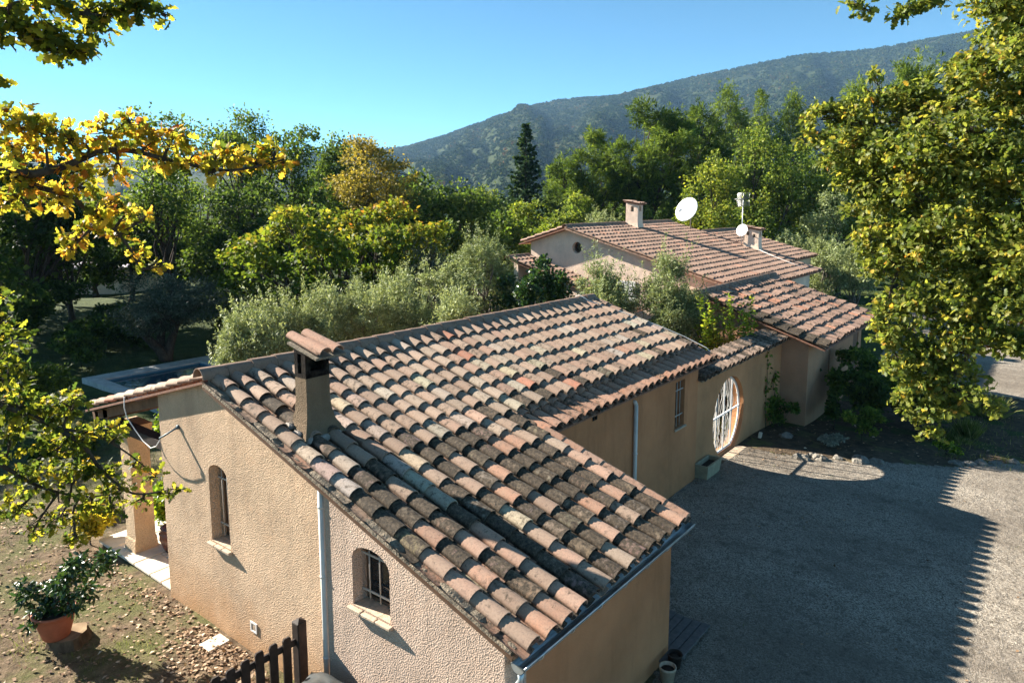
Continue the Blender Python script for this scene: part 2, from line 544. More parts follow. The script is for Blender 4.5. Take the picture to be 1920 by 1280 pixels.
def crown(name, lobes, n, size, kind, mat, parent, seed, tint=(.45, .18, .18), sub=14, shell=.75, sr=.34, droop=.3, up=.5, tfun=None, tuft=1, spread=.0, wisps=0):
    r = np.random.default_rng(seed)
    P, O, tl, subs = clump_points(lobes, max(4, n // tuft), r, sub, shell, sr)
    if tuft > 1:
        P = np.repeat(P, tuft, axis=0); O = np.repeat(O, tuft, axis=0); tl = np.repeat(tl, tuft)
        P = P + r.normal(size=P.shape) * spread
    if wisps:
        top = np.vstack([q[:sub][q[:sub, 2] >= np.median(q[:sub, 2])] for q, _ in subs])
        c0 = top[r.integers(0, len(top), wisps)] + r.normal(size=(wisps, 3)) * .12
        d0 = unit(r.normal(size=(wisps, 3)) * .28 + np.array([0, 0, 1.0])); L0 = r.uniform(.35, 1.05, wisps)
        tt = r.uniform(0, 1, (wisps, 34))
        wp = c0[:, None] + d0[:, None] * (tt * L0[:, None])[..., None] + r.normal(size=(wisps, 34, 3)) * .035
        P = np.vstack([P, wp.reshape(-1, 3)]); O = np.vstack([O, np.repeat(d0, 34, axis=0)]); tl = np.concatenate([tl, np.full(wisps * 34, .45)])
    k = len(P)
    N = unit(O * .6 + r.normal(size=(k, 3)) * .75 + np.array([0, 0, up]))
    A = unit(O * .8 + r.normal(size=(k, 3)) * .8 + np.array([0, 0, -droop]))
    t = np.clip(tint[0] + tl * tint[1] + r.normal(size=k) * tint[2], 0, 1)
    if tfun is not None: t = np.clip(t + tfun(P), 0, 1)
    s = size * r.uniform(.65, 1.25, k)
    o = link(name, leaf_mesh(name, P, A, N, s, t, kind), mat, parent)
    return o, subs


def bend(a, b, r, k=5, amp=.12, sag=0.0):
    a, b = Vector(a), Vector(b)
    L = (b - a).length
    pts = []
    ph = [Vector((r.uniform(-1, 1), r.uniform(-1, 1), r.uniform(-.6, .6))) for _ in range(3)]
    for i in range(k + 1):
        t = i / k
        p = a.lerp(b, t)
        p += ph[0] * (sin(pi * t) * amp * L) + ph[1] * (sin(2 * pi * t) * amp * .5 * L)
        p.z += sag * L * sin(pi * t)
        pts.append(p)
    return pts


def wood(name, base, fork, lobes, subs, r0, mat, parent, seed, twigs=5, lean=.06, sides=7, wob=.05):
    """trunk from base to fork, a limb to every lobe, twigs to its clumps: one mesh"""
    r = random.Random(seed)
    b = B()
    base, fork = Vector(base), Vector(fork)
    tr = bend(base, fork, r, 6, wob)
    b.tube(tr, [r0 * (1.35 if i == 0 else 1.0 - .45 * i / 6) for i in range(7)], sides + 2)
    for i, (c, R) in enumerate(lobes):
        c = Vector(c)
        k = r.randint(3, 6)
        st = tr[k]
        q = bend(st, c, r, 5, .10, .05)
        rl = r0 * r.uniform(.32, .5)
        b.tube(q, [rl * (1 - .7 * j / 5) for j in range(6)], sides - 1)
        pts = subs[i][0] if subs else []
        for j in range(min(twigs, len(pts))):
            e = Vector(pts[j])
            s2 = q[r.randint(2, 5)]
            b.tube(bend(s2, e, r, 3, .12), [rl * .32, rl * .24, rl * .16, rl * .06], 4, cap=False)
    return b.build(name, mat, parent, fix=False)


def auto_lobes(c, rad, h, n, r, kind='round'):
    """lobes that fill a crown centred at c, half-width rad, half-height h"""
    L = []
    for i in range(n):
        for _ in range(50):
            d = np.array([r.uniform(-1, 1), r.uniform(-1, 1), r.uniform(-1, 1)])
            if np.linalg.norm(d) < 1 and (np.linalg.norm(d) > .35 or i < 1): break
        s = r.uniform(.34, .5)
        L.append(((c[0] + d[0] * rad * .72, c[1] + d[1] * rad * .72, c[2] + d[2] * h * .74), (rad * s, rad * s, max(h, rad * .6) * s * .9)))
    return L


def tree(name, label, cat, u, vtop, D, rad, low, leaf, n, size, seed, group=None, bark='bark', kind='leaf', tint=(.45, .18, .18), nl=9, sub=14, r0=None, pos=None, top=None, tw=5, wob=.05, sr=.34, shell=.75, tfun=None, tuft=1, spread=0, fork=None, up=.5, base_dx=0.0, wisps=0):
    """a broad-leaved tree: top seen at (u, vtop), D metres ahead, crown half-width rad, crown underside `low` metres over its foot"""
    p = at(u, vtop, D) if pos is None else Vector((pos[0], pos[1], top))
    g = float(terr(p.x, p.y))
    zt = p.z
    root = thing(name, label, cat, (p.x, p.y, g - .05), group)
    r = np.random.default_rng(seed)
    zc = (zt + g + low) / 2; h = max(.3, (zt - g - low) / 2)
    lobes = auto_lobes((p.x, p.y, zc), rad, h, nl, r)
    lobes.append(((p.x, p.y, zt - h * .42), (rad * .5, rad * .5, h * .42)))
    cr, subs = crown('crown', lobes, n, size, kind, M[leaf], root, seed, tint, sub, shell, sr, tfun=tfun, tuft=tuft, spread=spread, up=up, wisps=wisps)
    f = (p.x, p.y, g + low + h * .35) if fork is None else (p.x, p.y, g + fork)
    wood('trunk', (p.x + base_dx, p.y, g - .05), f, lobes, subs, r0 or max(.05, rad * .055), M[bark], root, seed, tw, wob=wob)
    return root


def bush(name, label, cat, pos, rad, h, leaf, n, size, seed, kind='leaf', tint=(.45, .18, .18), group=None, nl=6, tuft=1, spread=0, up=.5, sr=.36, r0=.02, z=None):
    g = float(terr(pos[0], pos[1])) if z is None else z
    root = thing(name, label, cat, (pos[0], pos[1], g - .03), group)
    r = np.random.default_rng(seed)
    lobes = auto_lobes((pos[0], pos[1], g + h * .56), rad, h * .48, nl, r)
    cr, subs = crown('foliage', lobes, n, size, kind, M[leaf], root, seed, tint, 10, .7, sr, tuft=tuft, spread=spread, up=up)
    wood('stem', (pos[0], pos[1], g - .05), (pos[0], pos[1], g + h * .4), lobes, subs, r0, M['bark'], root, seed, 3, sides=5)
    return root


# ------------------------------------------------------------------ tiled roofs
RT = random.Random(5)
PALE = [(.37, .245, .175), (.355, .245, .175), (.385, .27, .195), (.34, .23, .165), (.38, .285, .21), (.36, .225, .16)]
PINK = [(.43, .245, .165), (.45, .275, .195), (.42, .225, .145)]


def col_new(i, j, s, t):
    x = RT.random()
    if x < .022: return (.44, .18, .11, .10)
    if x < .05: return (.43, .345, .27, .08)
    c = RT.choice(PALE)
    k = RT.uniform(.88, 1.08)
    return (c[0] * k, c[1] * k, c[2] * k, RT.choice([.05, .1, .15, .2, .3]))


def tile_roof(b, O, X, Dn, N, ncols, nrows, pitch, expo, colf, over=.09, jit=1.0, lift=.055, pans=True, seg=7, hscale=1.0, sag=None):
    O, X, Dn, N = Vector(O), Vector(X), Vector(Dn), Vector(N)
    rl, ru = pitch * .405, pitch * .345
    flipd = X.cross(Dn).dot(N) > 0
    th = .014
    for i in range(ncols):
        s0 = (i + .5) * pitch
        for j in range(nrows):
            c = colf(i, j, s0, (j + .5) * expo)
            sh = RT.uniform(-.016, .016) * jit
            t1 = (j + 1) * expo + sh
            t0 = j * expo - over + sh
            s = s0 + RT.uniform(-.008, .008) * jit
            yaw = RT.uniform(-.022, .022) * jit
            hl = lift + RT.uniform(0, .014) * jit
            hu = .030
            if sag: hl += sag(s0, t1); hu += sag(s0, t0)
            fs, vs = [], []
            for (t, rr, h) in ((t0, ru, hu), (t1, rl, hl)):
                for rad in (rr, rr - th):
                    for k in range(seg + 1):
                        a = pi * k / seg
                        x = s + (t - t1) * yaw - rad * cos(a)
                        z = h + rad * sin(a) * .92 * hscale
                        vs.append(O + X * x + Dn * t + N * z)
            m = seg + 1
            # order: up-outer, up-inner, low-outer, low-inner
            for k in range(seg):
                fs.append((k, k + 1, 2 * m + k + 1, 2 * m + k))
                fs.append((m + k + 1, m + k, 3 * m + k, 3 * m + k + 1))
                fs.append((4 * m + k, 4 * m + k + 1, 5 * m + k + 1, 5 * m + k))
            vs += vs[2 * m:4 * m]
            fs.append((0, 2 * m, 3 * m, m)); fs.append((seg, m + seg, 3 * m + seg, 2 * m + seg))
            b.col = c
            k0 = len(b.f)
            b.add(vs, fs if flipd else [f[::-1] for f in fs])
            for q in range(seg):
                b.sm[k0 + q * 3] = True
    if pans:
        for i in range(ncols + 1):
            s = i * pitch
            for j in range(nrows):
                c = colf(i, j, s, (j + .5) * expo)
                b.col = (c[0] * .8, c[1] * .75, c[2] * .72, min(1, c[3] + .25))
                sh = RT.uniform(-.02, .02)
                t0, t1 = j * expo - .02 + sh, (j + 1) * expo + .03 + sh
                vs, fs = [], []
                w = pitch * .36
                for t, h in ((t0, .012), (t1, .030)):
                    for k in range(5):
                        a = -1 + k / 2
                        vs.append(O + X * (s + a * w) + Dn * t + N * (h + .05 * a * a))
                for k in range(4): fs.append((k, k + 1, 6 + k, 5 + k))
                # butt end of the pan
                vs += [p - N * .016 for p in vs[5:10]]
                for k in range(4): fs.append((5 + k, 6 + k, 11 + k, 10 + k))
                b.add(vs, fs)
    b.col = (1, 1, 1, 0)


def ridge_tiles(b, p0, p1, r, ln, colf, up=.0):
    p0, p1 = Vector(p0), Vector(p1)
    d = (p1 - p0).normalized(); L = (p1 - p0).length
    side = d.cross(Vector((0, 0, 1))).normalized(); Z = side.cross(d)
    n = max(1, round(L / ln)); ln = L / n
    for j in range(n):
        c = colf(j, 0, 0, 0)
        b.col = (c[0] * .62, c[1] * .58, c[2] * .56, c[3] * .5)  # tile colour darkened to paint in the shaded side of the ridge
        a0, a1 = j * ln - .03, (j + 1) * ln
        vs, fs = [], []
        zz = RT.uniform(-.008, .008)
        for t, rr in ((a0, r * 1.04), (a1, r * .93)):
            for rad in (rr, rr - .015):
                for k in range(9):
                    an = pi * k / 8
                    vs.append(p0 + d * t + side * (rad * cos(an)) + Z * (rad * sin(an) * 1.12 + zz))
        for k in range(8):
            fs.append((k, k + 1, 18 + k + 1, 18 + k)); fs.append((9 + k + 1, 9 + k, 27 + k, 27 + k + 1))
            fs.append((36 + k, 37 + k, 46 + k, 45 + k)); fs.append((54 + k, 54 + k + 1, 63 + k + 1, 63 + k))
        vs += vs[:36]
        k0 = len(b.f)
        b.add(vs, fs)
        for q in range(8): b.sm[k0 + q * 4] = True
    b.col = (1, 1, 1, 0)


def chimney(parent, x0, x1, y0, y1, zb, zt, flare, name='chimney', soot=True, ntile=2, cap_tilt=.10, holes=(('x', .55, .78),), mat='chimney', capx=0.10):
    """rendered stack with a flared foot, vent holes and a small tiled cap"""
    b = B()
    H = zt - zb
    prof = [(0, flare), (.10, flare * .62), (.24, flare * .28), (.42, flare * .08), (.6, 0), (1, 0)]
    vs, fs = [], []
    NS = 6
    for t, e in prof:
        X0, X1, Y0, Y1 = x0 - e, x1 + e, y0 - e, y1 + e
        ring = []
        for a, c in (((X0, Y0), (X1, Y0)), ((X1, Y0), (X1, Y1)), ((X1, Y1), (X0, Y1)), ((X0, Y1), (X0, Y0))):
            for k in range(NS): ring.append((a[0] + (c[0] - a[0]) * k / NS, a[1] + (c[1] - a[1]) * k / NS))
        vs += [(p[0], p[1], zb + H * t) for p in ring]
    m = 4 * NS
    for i in range(len(prof) - 1):
        for k in range(m): fs.append((i * m + k, i * m + (k + 1) % m, (i + 1) * m + (k + 1) % m, (i + 1) * m + k))
    fs.append(tuple((len(prof) - 1) * m + k for k in range(m)))
    b.add(vs, fs)
    ch = b.build(name, M[mat], parent)
    return ch

# ------------------------------------------------------------------ ground, drive, terrace, pool
def grid_mesh(name, x0, x1, y0, y1, step, mat, zoff=0.0, mask=None, jitter=0.0, zfun=terr):
    nx, ny = int((x1 - x0) / step) + 1, int((y1 - y0) / step) + 1
    gx, gy = np.meshgrid(np.linspace(x0, x1, nx), np.linspace(y0, y1, ny))
    if jitter:
        rj = np.random.default_rng(3)
        gx = gx + rj.uniform(-jitter, jitter, gx.shape); gy = gy + rj.uniform(-jitter, jitter, gy.shape)
    V = np.stack([gx, gy, zfun(gx, gy) + zoff], -1).reshape(-1, 3)
    i = np.arange(nx * ny).reshape(ny, nx)
    F = np.stack([i[:-1, :-1], i[:-1, 1:], i[1:, 1:], i[1:, :-1]], -1).reshape(-1, 4)
    if mask is not None:
        c = V[F].mean(axis=1)
        F = F[mask(c[:, 0], c[:, 1])]
        used = np.unique(F); re = np.full(len(V), -1); re[used] = np.arange(len(used))
        V, F = V[used], re[F]
    o = link(name, np_mesh(name, V, F, 4, smooth_=True), mat)
    o['kind'] = 'structure'
    return o


def in_poly(poly):
    P = np.array(poly, float)
    def f(x, y):
        ins = np.zeros(x.shape, bool)
        j = len(P) - 1
        for i in range(len(P)):
            xi, yi, xj, yj = *P[i], *P[j]
            c = ((yi > y) != (yj > y)) & (x < (xj - xi) * (y - yi) / (yj - yi + 1e-12) + xi)
            ins ^= c
            j = i
        return ins
    return f


def wig(x, y, a=.25):
    return a * np.sin(x * 1.7 + 1.3 * np.sin(y * 1.1)) + a * .6 * np.sin(y * 3.1 + x) + a * .3 * np.sin(7 * x + 5 * y)


# soil and grass of the plot
g = Mat('garden_soil', .95, .1)
n1 = g.noise(.55, 6, .65); n2 = g.noise(5, 6, .7); n3 = g.noise(30, 4, .7)
c = g.ramp(n2, [(.28, (.045, .031, .020)), (.5, (.14, .10, .062)), (.72, (.27, .195, .125))])
c = g.mix(g.ramp(n1, [(.46, 0.0), (.6, .75)]), c, g.ramp(n3, [(.3, (.05, .06, .018)), (.6, (.13, .14, .045))]))
c = g.mix(g.ramp(g.voro(16), [(.05, .5), (.18, 0.0)]), c, (.42, .33, .24))
far_f = g.N.new('ShaderNodeVectorMath'); far_f.operation = 'LENGTH'; g.L.new(g.tc.outputs['Object'], far_f.inputs[0])
green = g.ramp(g.noise(2, 5, .6), [(.3, (.030, .045, .014)), (.7, (.075, .095, .028))])
c = g.mix(g.ramp(g.math('MULTIPLY', far_f.outputs['Value'], .01), [(.20, 0.0), (.27, 1.0)]), c, green)
g.base(c); g.bump(g.math('ADD', n2, g.math('MULTIPLY', n3, .6)), .05, 1)
M['soil'] = g.m

xs = np.concatenate([np.linspace(-1500, -40, 40) , np.arange(-38, 70, .5), np.linspace(72, 300, 60), np.linspace(330, 3600, 40)])
ys = np.concatenate([np.linspace(-1500, -40, 40), np.arange(-38, 70, .5), np.linspace(72, 300, 60), np.linspace(330, 3600, 40)])
gx, gy = np.meshgrid(xs, ys)
gz = terr(gx, gy) + .015 * np.sin(gx * 3.1) * np.sin(gy * 2.7 + gx)
PX0, PX1, PY0, PY1 = 13.0, 17.4, 27.4, 33.0                      # the pool
hole = (gx > PX0 + .2) & (gx < PX1 - .2) & (gy > PY0 + .2) & (gy < PY1 - .2)
gz = np.where(hole, gz - 1.6, gz)
ii = np.arange(gx.size).reshape(gx.shape)
GF = np.stack([ii[:-1, :-1], ii[:-1, 1:], ii[1:, 1:], ii[1:, :-1]], -1).reshape(-1, 4)
gr = link('ground', np_mesh('ground', np.stack([gx, gy, gz], -1).reshape(-1, 3), GF, 4, smooth_=True), M['soil'])
gr['kind'] = 'structure'

gm = Mat('gravel', .95, .1)
v1 = gm.voro(52, out='Color'); v1d = gm.voro(52); v2 = gm.voro(110, out='Color')
bw = gm.N.new('ShaderNodeRGBToBW'); gm.L.new(v1, bw.inputs[0])
bw2 = gm.N.new('ShaderNodeRGBToBW'); gm.L.new(v2, bw2.inputs[0])
c = gm.ramp(bw.outputs[0], [(.18, (.08, .065, .05)), (.4, (.28, .24, .185)), (.6, (.40, .345, .275)), (.85, (.54, .48, .395))])
c = gm.mix(gm.ramp(bw2.outputs[0], [(.3, .55), (.55, 0.0)]), c, (.20, .17, .14))
c = gm.mix(gm.ramp(gm.noise(.45, 7, .7, gm.stretch((1, .55, 1))), [(.44, 0.0), (.62, .65)]), c, (.15, .125, .10))
c = gm.mix(gm.ramp(gm.noise(.16, 4, .6, gm.stretch((1, .35, 1))), [(.42, 0.0), (.6, .5)]), c, (.13, .105, .08))
c = gm.mix(gm.ramp(gm.noise(3.2, 7, .75), [(.52, 0.0), (.68, .7)]), c, (.085, .07, .053))
gm.base(c)
gm.bump(gm.math('SUBTRACT', bw.outputs[0], v1d), .010, 1)
gm.bump(gm.noise(5, 4, .6), .04, 1)
M['gravel'] = gm.m
bed = in_poly([(16.6, 7.5), (19.9, 7.1), (20.4, 5.6), (20.9, 4.2), (21.5, 3.0), (22.7, 1.85), (24.6, .5), (27, -.7), (31, -1.2), (33, 1.0), (33.5, 5), (32, 7), (24, 7.4), (24, 9)])
drive = in_poly([(9.75, 4.45), (9.75, 7.25), (25, 7.25), (33, 6.3), (60, 9), (60, -60), (-20, -60), (-6, -8), (2, 1.5), (5.7, 4.45)])
grid_mesh('gravel_drive', -8, 60, -34, 9, .14, M['gravel'], .014, lambda x, y: drive(x, y) & ~bed(x + wig(x, y, .12), y + wig(y, x, .12)), .05)

bm_ = Mat('planting_bed', .95, .1)
c = bm_.ramp(bm_.noise(4, 6, .7), [(.3, (.035, .026, .018)), (.6, (.11, .080, .052)), (.8, (.22, .17, .11))])
bm_.base(c); bm_.bump(bm_.noise(14, 5, .7), .05, 1)
M['bed'] = bm_.m
grid_mesh('planting_bed', 16, 34, -2, 9, .2, M['bed'], .006, lambda x, y: bed(x, y), .03)

# paved terrace under the porch, on a small raised edge
b = B()
tg = [(5.86, 12.52), (9.6, 12.52), (9.6, 15.9), (5.86, 15.9)]
rt = random.Random(4)
b.box(5.90, 9.6, 12.52, 15.84, -.1, .035)
yy = 12.54
while yy < 15.7:
    h = rt.uniform(.42, .7); xx = 5.84
    while xx < 9.4:
        w = rt.uniform(.5, .95)
        b.box(xx + .012, min(xx + w, 9.6) - .012, yy + .012, min(yy + h, 15.9) - .012, -.02 + .02, .058 + rt.uniform(-.006, .006), bev=.012)
        xx += w
    yy += h
tr = b.build('terrace_paving', M['flag']); tr['kind'] = 'structure'
b = B()
b.box(12.2, 18.2, 24.0, 27.1, -1.0, -.60)
for k in range(9):
    for j in range(4):
        b.box(12.2 + k * .66 + .01, 12.2 + k * .66 + .65, 24.0 + j * .77 + .01, 24.0 + j * .77 + .76, -.62, -.575 + rt.uniform(-.004, .004), bev=.01)
tr = b.build('pool_terrace_paving', M['coping']); tr['kind'] = 'structure'

pool = thing('swimming_pool', 'sunken swimming pool of dark blue water with pale stone coping beyond the tiled ridge', 'swimming pool', (15.2, 30.2, -.75))
zc = -.55
b = B()
for (x0, x1, y0, y1) in ((PX0 - .55, PX1 + .9, PY1, PY1 + 1.0), (PX0 - .55, PX1 + .9, PY0 - .4, PY0), (PX0 - .55, PX0, PY0, PY1), (PX1, PX1 + .9, PY0, PY1)):
    nxx, nyy = max(1, round((x1 - x0) / .6)), max(1, round((y1 - y0) / .6))
    for i in range(nxx):
        for j in range(nyy):
            b.box(x0 + (x1 - x0) * i / nxx + .006, x0 + (x1 - x0) * (i + 1) / nxx - .006, y0 + (y1 - y0) * j / nyy + .006, y0 + (y1 - y0) * (j + 1) / nyy - .006, zc - .5, zc + rt.uniform(-.004, .004), bev=.015)
b.build('coping', M['coping'], pool)
b = B()
t = .06
b.box(PX0 - .0, PX0 + t, PY0, PY1, -2.2, zc - .07); b.box(PX1 - t, PX1, PY0, PY1, -2.2, zc - .07)
b.box(PX0 + t, PX1 - t, PY1 - t, PY1, -2.2, zc - .07); b.box(PX0 + t, PX1 - t, PY0, PY0 + t, -2.2, zc - .07)
b.box(PX0 + t, PX1 - t, PY0 + t, PY1 - t, -2.2, -2.1)
b.build('basin', m_plain('pool_liner', (.05, .16, .24), .5, .1, 2), pool)
wm = Mat('pool_water', .03, .5); wm.base((.012, .055, .085)); wm.bump(wm.noise(3, 3), .02, .6)
b = B(); b.box(PX0 + t, PX1 - t, PY0 + t, PY1 - t, -1.1, zc - .14); b.build('water', wm.m, pool)

# ------------------------------------------------------------------ the front house
SL = .322
zb = lambda y: 2.36 + SL * (y - 4.5)                        # under the tiles, front slope
zk = lambda y: zb(10.7) - .283 * (y - 10.7)                 # back slope
Xv, Dv = Vector((1, 0, 0)), Vector((0, -1, -SL)).normalized()
Nv = Vector((0, -SL, 1)).normalized()
Dk = Vector((0, 1, -.283)).normalized(); Nk = Vector((0, .283, 1)).normalized()
CS = math.sqrt(1 + SL * SL)
house = thing('front_house', 'low ochre stucco house nearest the camera with weathered clay tile roof and smoke-blackened chimney', 'house', (8.5, 8.5, 0))


def arch(y0, y1, z0, zs, zt, n=8):
    """opening with a segmental head: flat foot z0, springing zs, crown zt"""
    pts = [(y0, z0), (y1, z0)]
    for k in range(n + 1):
        a = pi * k / n
        pts.append(((y0 + y1) / 2 + (y1 - y0) / 2 * cos(a), zs + (zt - zs) * sin(a)))
    return pts


W1 = arch(10.32, 10.89, 1.58, 2.78, 2.95)
W2 = arch(6.34, 7.06, 1.92, 2.60, 2.80)
b = B()
b.slab([(7.62, -.4), (12.49, -.4), (12.49, zk(12.49) - .03), (10.7, zb(10.7) - .03), (7.62, zb(7.62) - .03)], [W1], (5.773, 0, 0), (0, 1, 0), (0, 0, 1), (-1, 0, 0), .32)
b.box(6.093, 16.95, 12.09, 12.39, -.4, zk(12.39) - .06)
wall = b.build('wall', M['wall'], house)
b = B()
b.slab([(4.5, -.4), (7.62, -.4), (7.62, zb(7.62) - .01), (4.5, zb(4.5) - .01)], [W2], (5.62, 0, 0), (0, 1, 0), (0, 0, 1), (-1, 0, 0), .40)
b.build('wall', M['wall_rough'], house)
b = B()
b.box(6.02, 9.80, 4.50, 4.80, -.4, zb(4.5) - .02)
b.box(9.50, 9.80, 4.80, 7.19, -.4, zb(4.8) - .06)
MW = [(15.63, 1.70), (16.16, 1.70), (16.16, 2.86), (15.63, 2.86)]
b.slab([(9.80, -.5), (16.95, -.5), (16.95, zb(7.19) - .10), (9.80, zb(7.19) - .10)], [MW], (0, 7.19, 0), (1, 0, 0), (0, 0, 1), (0, -1, 0), .30)
b.slab([(7.49, -.5), (12.09, -.5), (12.09, zk(12.09) - .06), (10.7, zb(10.7) - .06), (7.49, zb(7.49) - .10)], [], (16.95, 0, 0), (0, 1, 0), (0, 0, 1), (1, 0, 0), .30)
b.build('wall', M['wall_smooth'], house)


def col_front(i, j, s, t):
    """colours of the front roof: newer and paler up the slope, old mossy tiles towards the low eave"""
    n = sin(i * 1.9 + j * .7) * .5 + sin(j * 2.3 - i * .8) * .5
    y = 10.62 - t / CS
    old = 0
    if i >= 2 and y < 8.3: old = min(1, max(0, (8.5 - y) / 2.0)) * (.95 if i > 3 else .5)
    if i <= 1 and 5.6 < y < 9.6: old = max(old, .55)
    if RT.random() < old * .92 + .04 * (n > .6):
        if RT.random() < .12: return (*RT.choice(PINK), .15)
        return (RT.uniform(.17, .27), RT.uniform(.125, .19), RT.uniform(.09, .14), RT.uniform(.6, .95))
    if i <= 4 and y < 6.2 and RT.random() < .7: return (*RT.choice(PINK), RT.uniform(.05, .25))
    if RT.random() < .25 and y < 9.5: return (RT.uniform(.40, .48), RT.uniform(.33, .40), RT.uniform(.24, .30), .25)
    c = col_new(i, j, s, t)
    return c


def col_strip(i, j, s, t):
    c = RT.choice([(.40, .215, .14), (.41, .225, .15), (.37, .20, .135), (.42, .205, .125)])
    return (*c, RT.choice([.1, .2, .3, .45]))


roof = B()
P0 = .3155
sagf = lambda s, t: .012 * sin(s * 1.3 + .5) * sin(t * .9)
NL = 13
tile_roof(roof, (5.70, 10.62, zb(10.62)), Xv, Dv, Nv, NL, 15, P0, .4435, col_front, sag=sagf)
NRr = 24
def col_right(i, j, s, t): return col_front(i + NL, j, s, t)
tile_roof(roof, (5.70 + NL * P0, 10.62, zb(10.62) + .02), Xv, Dv, Nv, NRr + 0, 7, P0 * (11.85 - NL * P0) / (NRr * P0), .452, col_right, sag=sagf)
# lower strip tucked under the upper tiles
tile_roof(roof, (5.70 + NL * P0 + .02, 8.05, zb(8.05) - .065), Xv, Dv, Nv, NRr, 2, (17.66 - 5.70 - NL * P0 - .02) / NRr, .555, col_strip, over=.12)
# back slope over the porch
tile_roof(roof, (9.95, 10.80, zk(10.80)), -Xv, Dk, Nk, 14, 11, 4.25 / 14, .44, col_new, pans=False)
tile_roof(roof, (17.55, 10.80, zk(10.80)), -Xv, Dk, Nk, 24, 4, 7.6 / 24, .44, col_new, pans=False)
for i in range(10): pass
roofo = roof.build('roof', M['tile'], house, colors=True, fix=False)
b = B()
ridge_tiles(b, (5.62, 10.70, zb(10.7) + .045), (17.50, 10.70, zb(10.7) + .045), .155, .46, lambda *a: (.40, .27, .20, .3))
b.build('ridge', M['tile'], roofo, colors=True, fix=False)
b = B()                                                    # boards under the tiles
pl = [(5.66, 4.36), (9.96, 4.36), (9.96, 7.58), (17.52, 7.58), (17.52, 10.7), (5.66, 10.7)]
zz = lambda y: zb(y)
def plate(b, pts, zf, th):
    tri = tessellate_polygon([[Vector((x, y, 0)) for x, y in pts]])
    n = len(pts)
    vs = [(x, y, zf(y) - .003) for x, y in pts] + [(x, y, zf(y) - th) for x, y in pts]
    fs = [tuple(t) for t in tri] + [tuple(i + n for i in reversed(t)) for t in tri] + [(i, (i + 1) % n, (i + 1) % n + n, i + n) for i in range(n)]
    b.add(vs, fs)
plate(b, pl, zz, .045)
plate(b, [(9.97, 6.98), (17.62, 6.98), (17.62, 8.2), (9.97, 8.2)], lambda y: zb(y) - .065, .035)
plate(b, [(5.66, 10.7), (17.52, 10.7), (17.52, 12.52), (9.97, 12.52), (9.97, 15.40), (5.66, 15.40)], zk, .045)
b.build('roof_deck', M['tile_under'], roofo)
b = B()                                                    # cement bed along the left verge and the ridge
NS_ = 90
vs, fs = [], []
for k in range(NS_ + 1):
    y = 4.40 + (10.6 - 4.40) * k / NS_
    h = .035 + .022 * sin(y * 5.1) + .012 * sin(y * 13 + 1) + rt.uniform(-.009, .009)
    o_ = .014 * sin(y * 3.3 + 2) + rt.uniform(-.008, .008)
    xa = 5.600 + o_ * .4
    vs += [(xa, y, zb(y) - .03), (xa + .004, y, zb(y) + h * .4), (xa + .05 + o_, y, zb(y) + h), (5.80, y, zb(y) + h * .7), (5.80, y, zb(y) - .03)]
for k in range(NS_):
    for q in range(5): fs.append((k * 5 + q, k * 5 + (q + 1) % 5, k * 5 + 5 + (q + 1) % 5, k * 5 + 5 + q))
fs += [(0, 1, 2, 3, 4), tuple(NS_ * 5 + q for q in (4, 3, 2, 1, 0))]
b.add(vs, fs)
b.box(5.72, 17.45, 10.58, 10.64, zb(10.61) + .0, zb(10.61) + .10)
b.build('verge_mortar', M['mortar'], roofo)
b = B()
vs = []
for y in (4.36, 10.55):
    vs += [(5.572, y, zb(y) - .035), (5.600, y, zb(y) - .035), (5.600, y, zb(y) - .005), (5.572, y, zb(y) - .005)]
b.add(vs, [(0, 1, 2, 3), (7, 6, 5, 4), (0, 4, 5, 1), (1, 5, 6, 2), (2, 6, 7, 3), (3, 7, 4, 0)])
b.build('verge_strip', M['frame'], roofo)
b = B()                                                    # clay edging at the right verge of the low part
for k in range(7):
    y1 = 7.0 - k * .385; y0 = y1 - .40
    b.col = (*RT.choice(PINK), .25)
    vs = [(9.80, y0, zb(y0) + .0), (9.985, y0, zb(y0) - .03), (9.995, y0, zb(y0) + .10), (9.93, y0, zb(y0) + .125), (9.80, y0, zb(y0) + .09)]
    vs += [(x, y1, z + zb(y1) - zb(y0) - .012) for x, _, z in vs]
    b.add(vs, [(4, 3, 2, 1, 0), (5, 6, 7, 8, 9)] + [(k2, (k2 + 1) % 5, (k2 + 1) % 5 + 5, k2 + 5) for k2 in range(5)])
b.build('verge_tile', M['tile'], roofo, colors=True)

